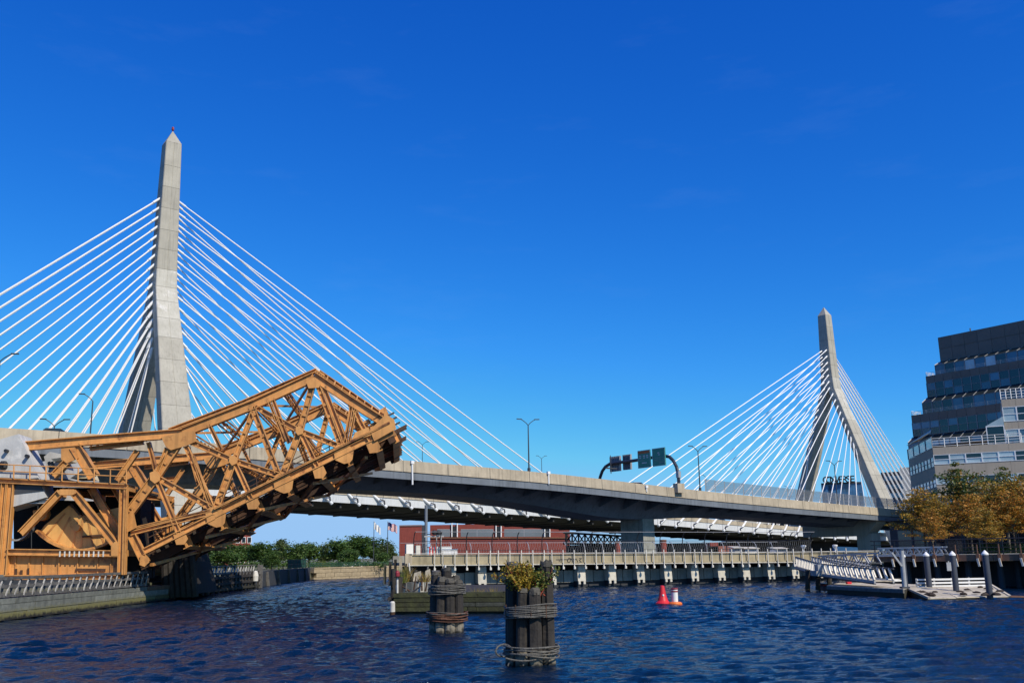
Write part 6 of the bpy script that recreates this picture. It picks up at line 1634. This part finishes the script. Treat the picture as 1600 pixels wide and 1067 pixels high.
# ------------------------------------------------------------------ cars
def make_car(name, loc, ax, paint, label, s=1.0, group='cars on the bridges'):
    loc = V(loc); ax = V(ax); sd = V((ax.y, -ax.x, 0)).normalized()
    t_ = thing(name, tuple(loc), label, 'car', group)
    P = lambda u, w, z: loc + ax * u * s + sd * w * s + Z * z * s
    body = [[P(u, -.88, z0), P(u, .88, z0), P(u, .88 * k, z1), P(u, -.88 * k, z1)] for u, z0, z1, k in ((-2.2, .35, .8, .9), (-2.05, .25, .92, .96), (-.9, .25, .98, 1), (1.0, .25, .95, 1), (1.95, .25, .82, .96), (2.2, .35, .62, .9))]
    MB().loft(body).build('body', paint, t_)
    cab = [[P(u, -.8 * k, .9), P(u, .8 * k, .9), P(u * .98, .66 * k, z), P(u * .98, -.66 * k, z)] for u, z, k in ((-1.7, .97, 1), (-1.1, 1.42, 1), (.2, 1.45, 1), (1.05, .98, 1))]
    MB().loft(cab).build('cabin_glass', 'glass_dark', t_)
    MB().loft([[P(u, -.6, z), P(u, .6, z), P(u, .56, z + .04), P(u, -.56, z + .04)] for u, z in ((-1.1, 1.41), (.2, 1.44))]).build('roof', paint, t_)
    for u in (-1.35, 1.35):
        for w_ in (-.82, .82):
            wh = sub(MB().tube(P(u, w_ - .1, .32), P(u, w_ + .1, .32), .32 * s, n=12).build('wheel', 'tyre', t_), tuple(loc))
            MB().tube(P(u, w_ - .11, .32), P(u, w_ + .11, .32), .18 * s, n=8).build('rim', 'galv', wh, loc)
    for w_ in (-.6, .6): MB().box(P(2.17, w_, .62), .08, .3, .12, ax).build('headlight', 'white', t_)
    return t_
for x, lb in ((1101, 'dark car on the far deck, leftmost of three above the white edge'), (1127, 'dark car on the far deck, middle of three above the white edge'), (1158, 'dark car on the far deck, rightmost of three above the white edge')):
    e = 9; t = (hit(x, 810, TL + N * e, N) - TL).dot(D)
    make_car('car', CP(t, e, zb(t) + 1.72), D, 'car_dark', lb, 1.35)
t = (hit(992, 757, P0 - N * 3, N) - P0).dot(D); make_car('car', GP(t, -2.6, zp(t) - .95), D, 'car_white', 'white car passing behind the parapet left of the gantry post')
t = (hit(88, 668, P0 - N * 3, N) - P0).dot(D); make_car('car', GP(t, -2.6, zp(t) - .95), D, 'car_dark', 'dark car roof showing over the parapet above the counterweight')
make_car('car', at(628, 887, 158) * 1.0 + V((0, 0, -.35)), V((1, .1, 0)), 'car_white', 'white car parked on the far bank beside the red brick block', 1.15, 'cars on the bank')
make_car('car', at(556, 884, 164) + V((0, 0, -.6)), V((1, .1, 0)), 'car_white', 'white car parked under the tallest far bank tree', 1.0, 'cars on the bank')

# ------------------------------------------------------------------ flags
def flag(x, yt, yb, Yd, us, label):
    t0 = at(x, yt, Yd); b0_ = at(x, yb, Yd); t_ = thing('flagpole', (t0.x, t0.y, 1.25), label, 'flag', 'flags on the far bank')
    MB().tube(V((t0.x, t0.y, 1.2)), t0, .09, .05, n=8).build('pole', 'lamp_steel', t_)
    MB().lathe(t0, [(.02, -.05), (.1, .03), (.02, .14)], 8).build('finial', 'galv', t_)
    mb = MB(); W_, H_ = (1.75, 1.3) if us else (1.2, 1.2); nc = 14; nr_ = 13
    g = lambda i, j: t0 + V((.06 + W_ * i / nc * .9, .16 * math.sin(i * .9), -.1 - H_ * j / nr_ - .55 * (i / nc) ** 1.2 - (0 if us else .35 * (i / nc)) + .08 * math.sin(i * .8)))
    for i in range(nc):
        for j in range(nr_):
            mi = 0
            if us: mi = 2 if (i < 6 and j < 7) else (1 if j % 2 == 0 else 0)
            mb.add([g(i, j), g(i + 1, j), g(i + 1, j + 1), g(i, j + 1)], [(0, 1, 2, 3)], mi)
    mb.build('flag_cloth', ['white', 'flag_red', 'flag_blue'], t_)
flag(606, 815, 853, 170, True, 'flagpole flying a red and white striped flag with blue corner')
flag(584.5, 815, 843, 172, False, 'flagpole flying a plain white flag above the far trees')


for o_ in bpy.data.objects:
    if 'o' in o_: del o_['o']
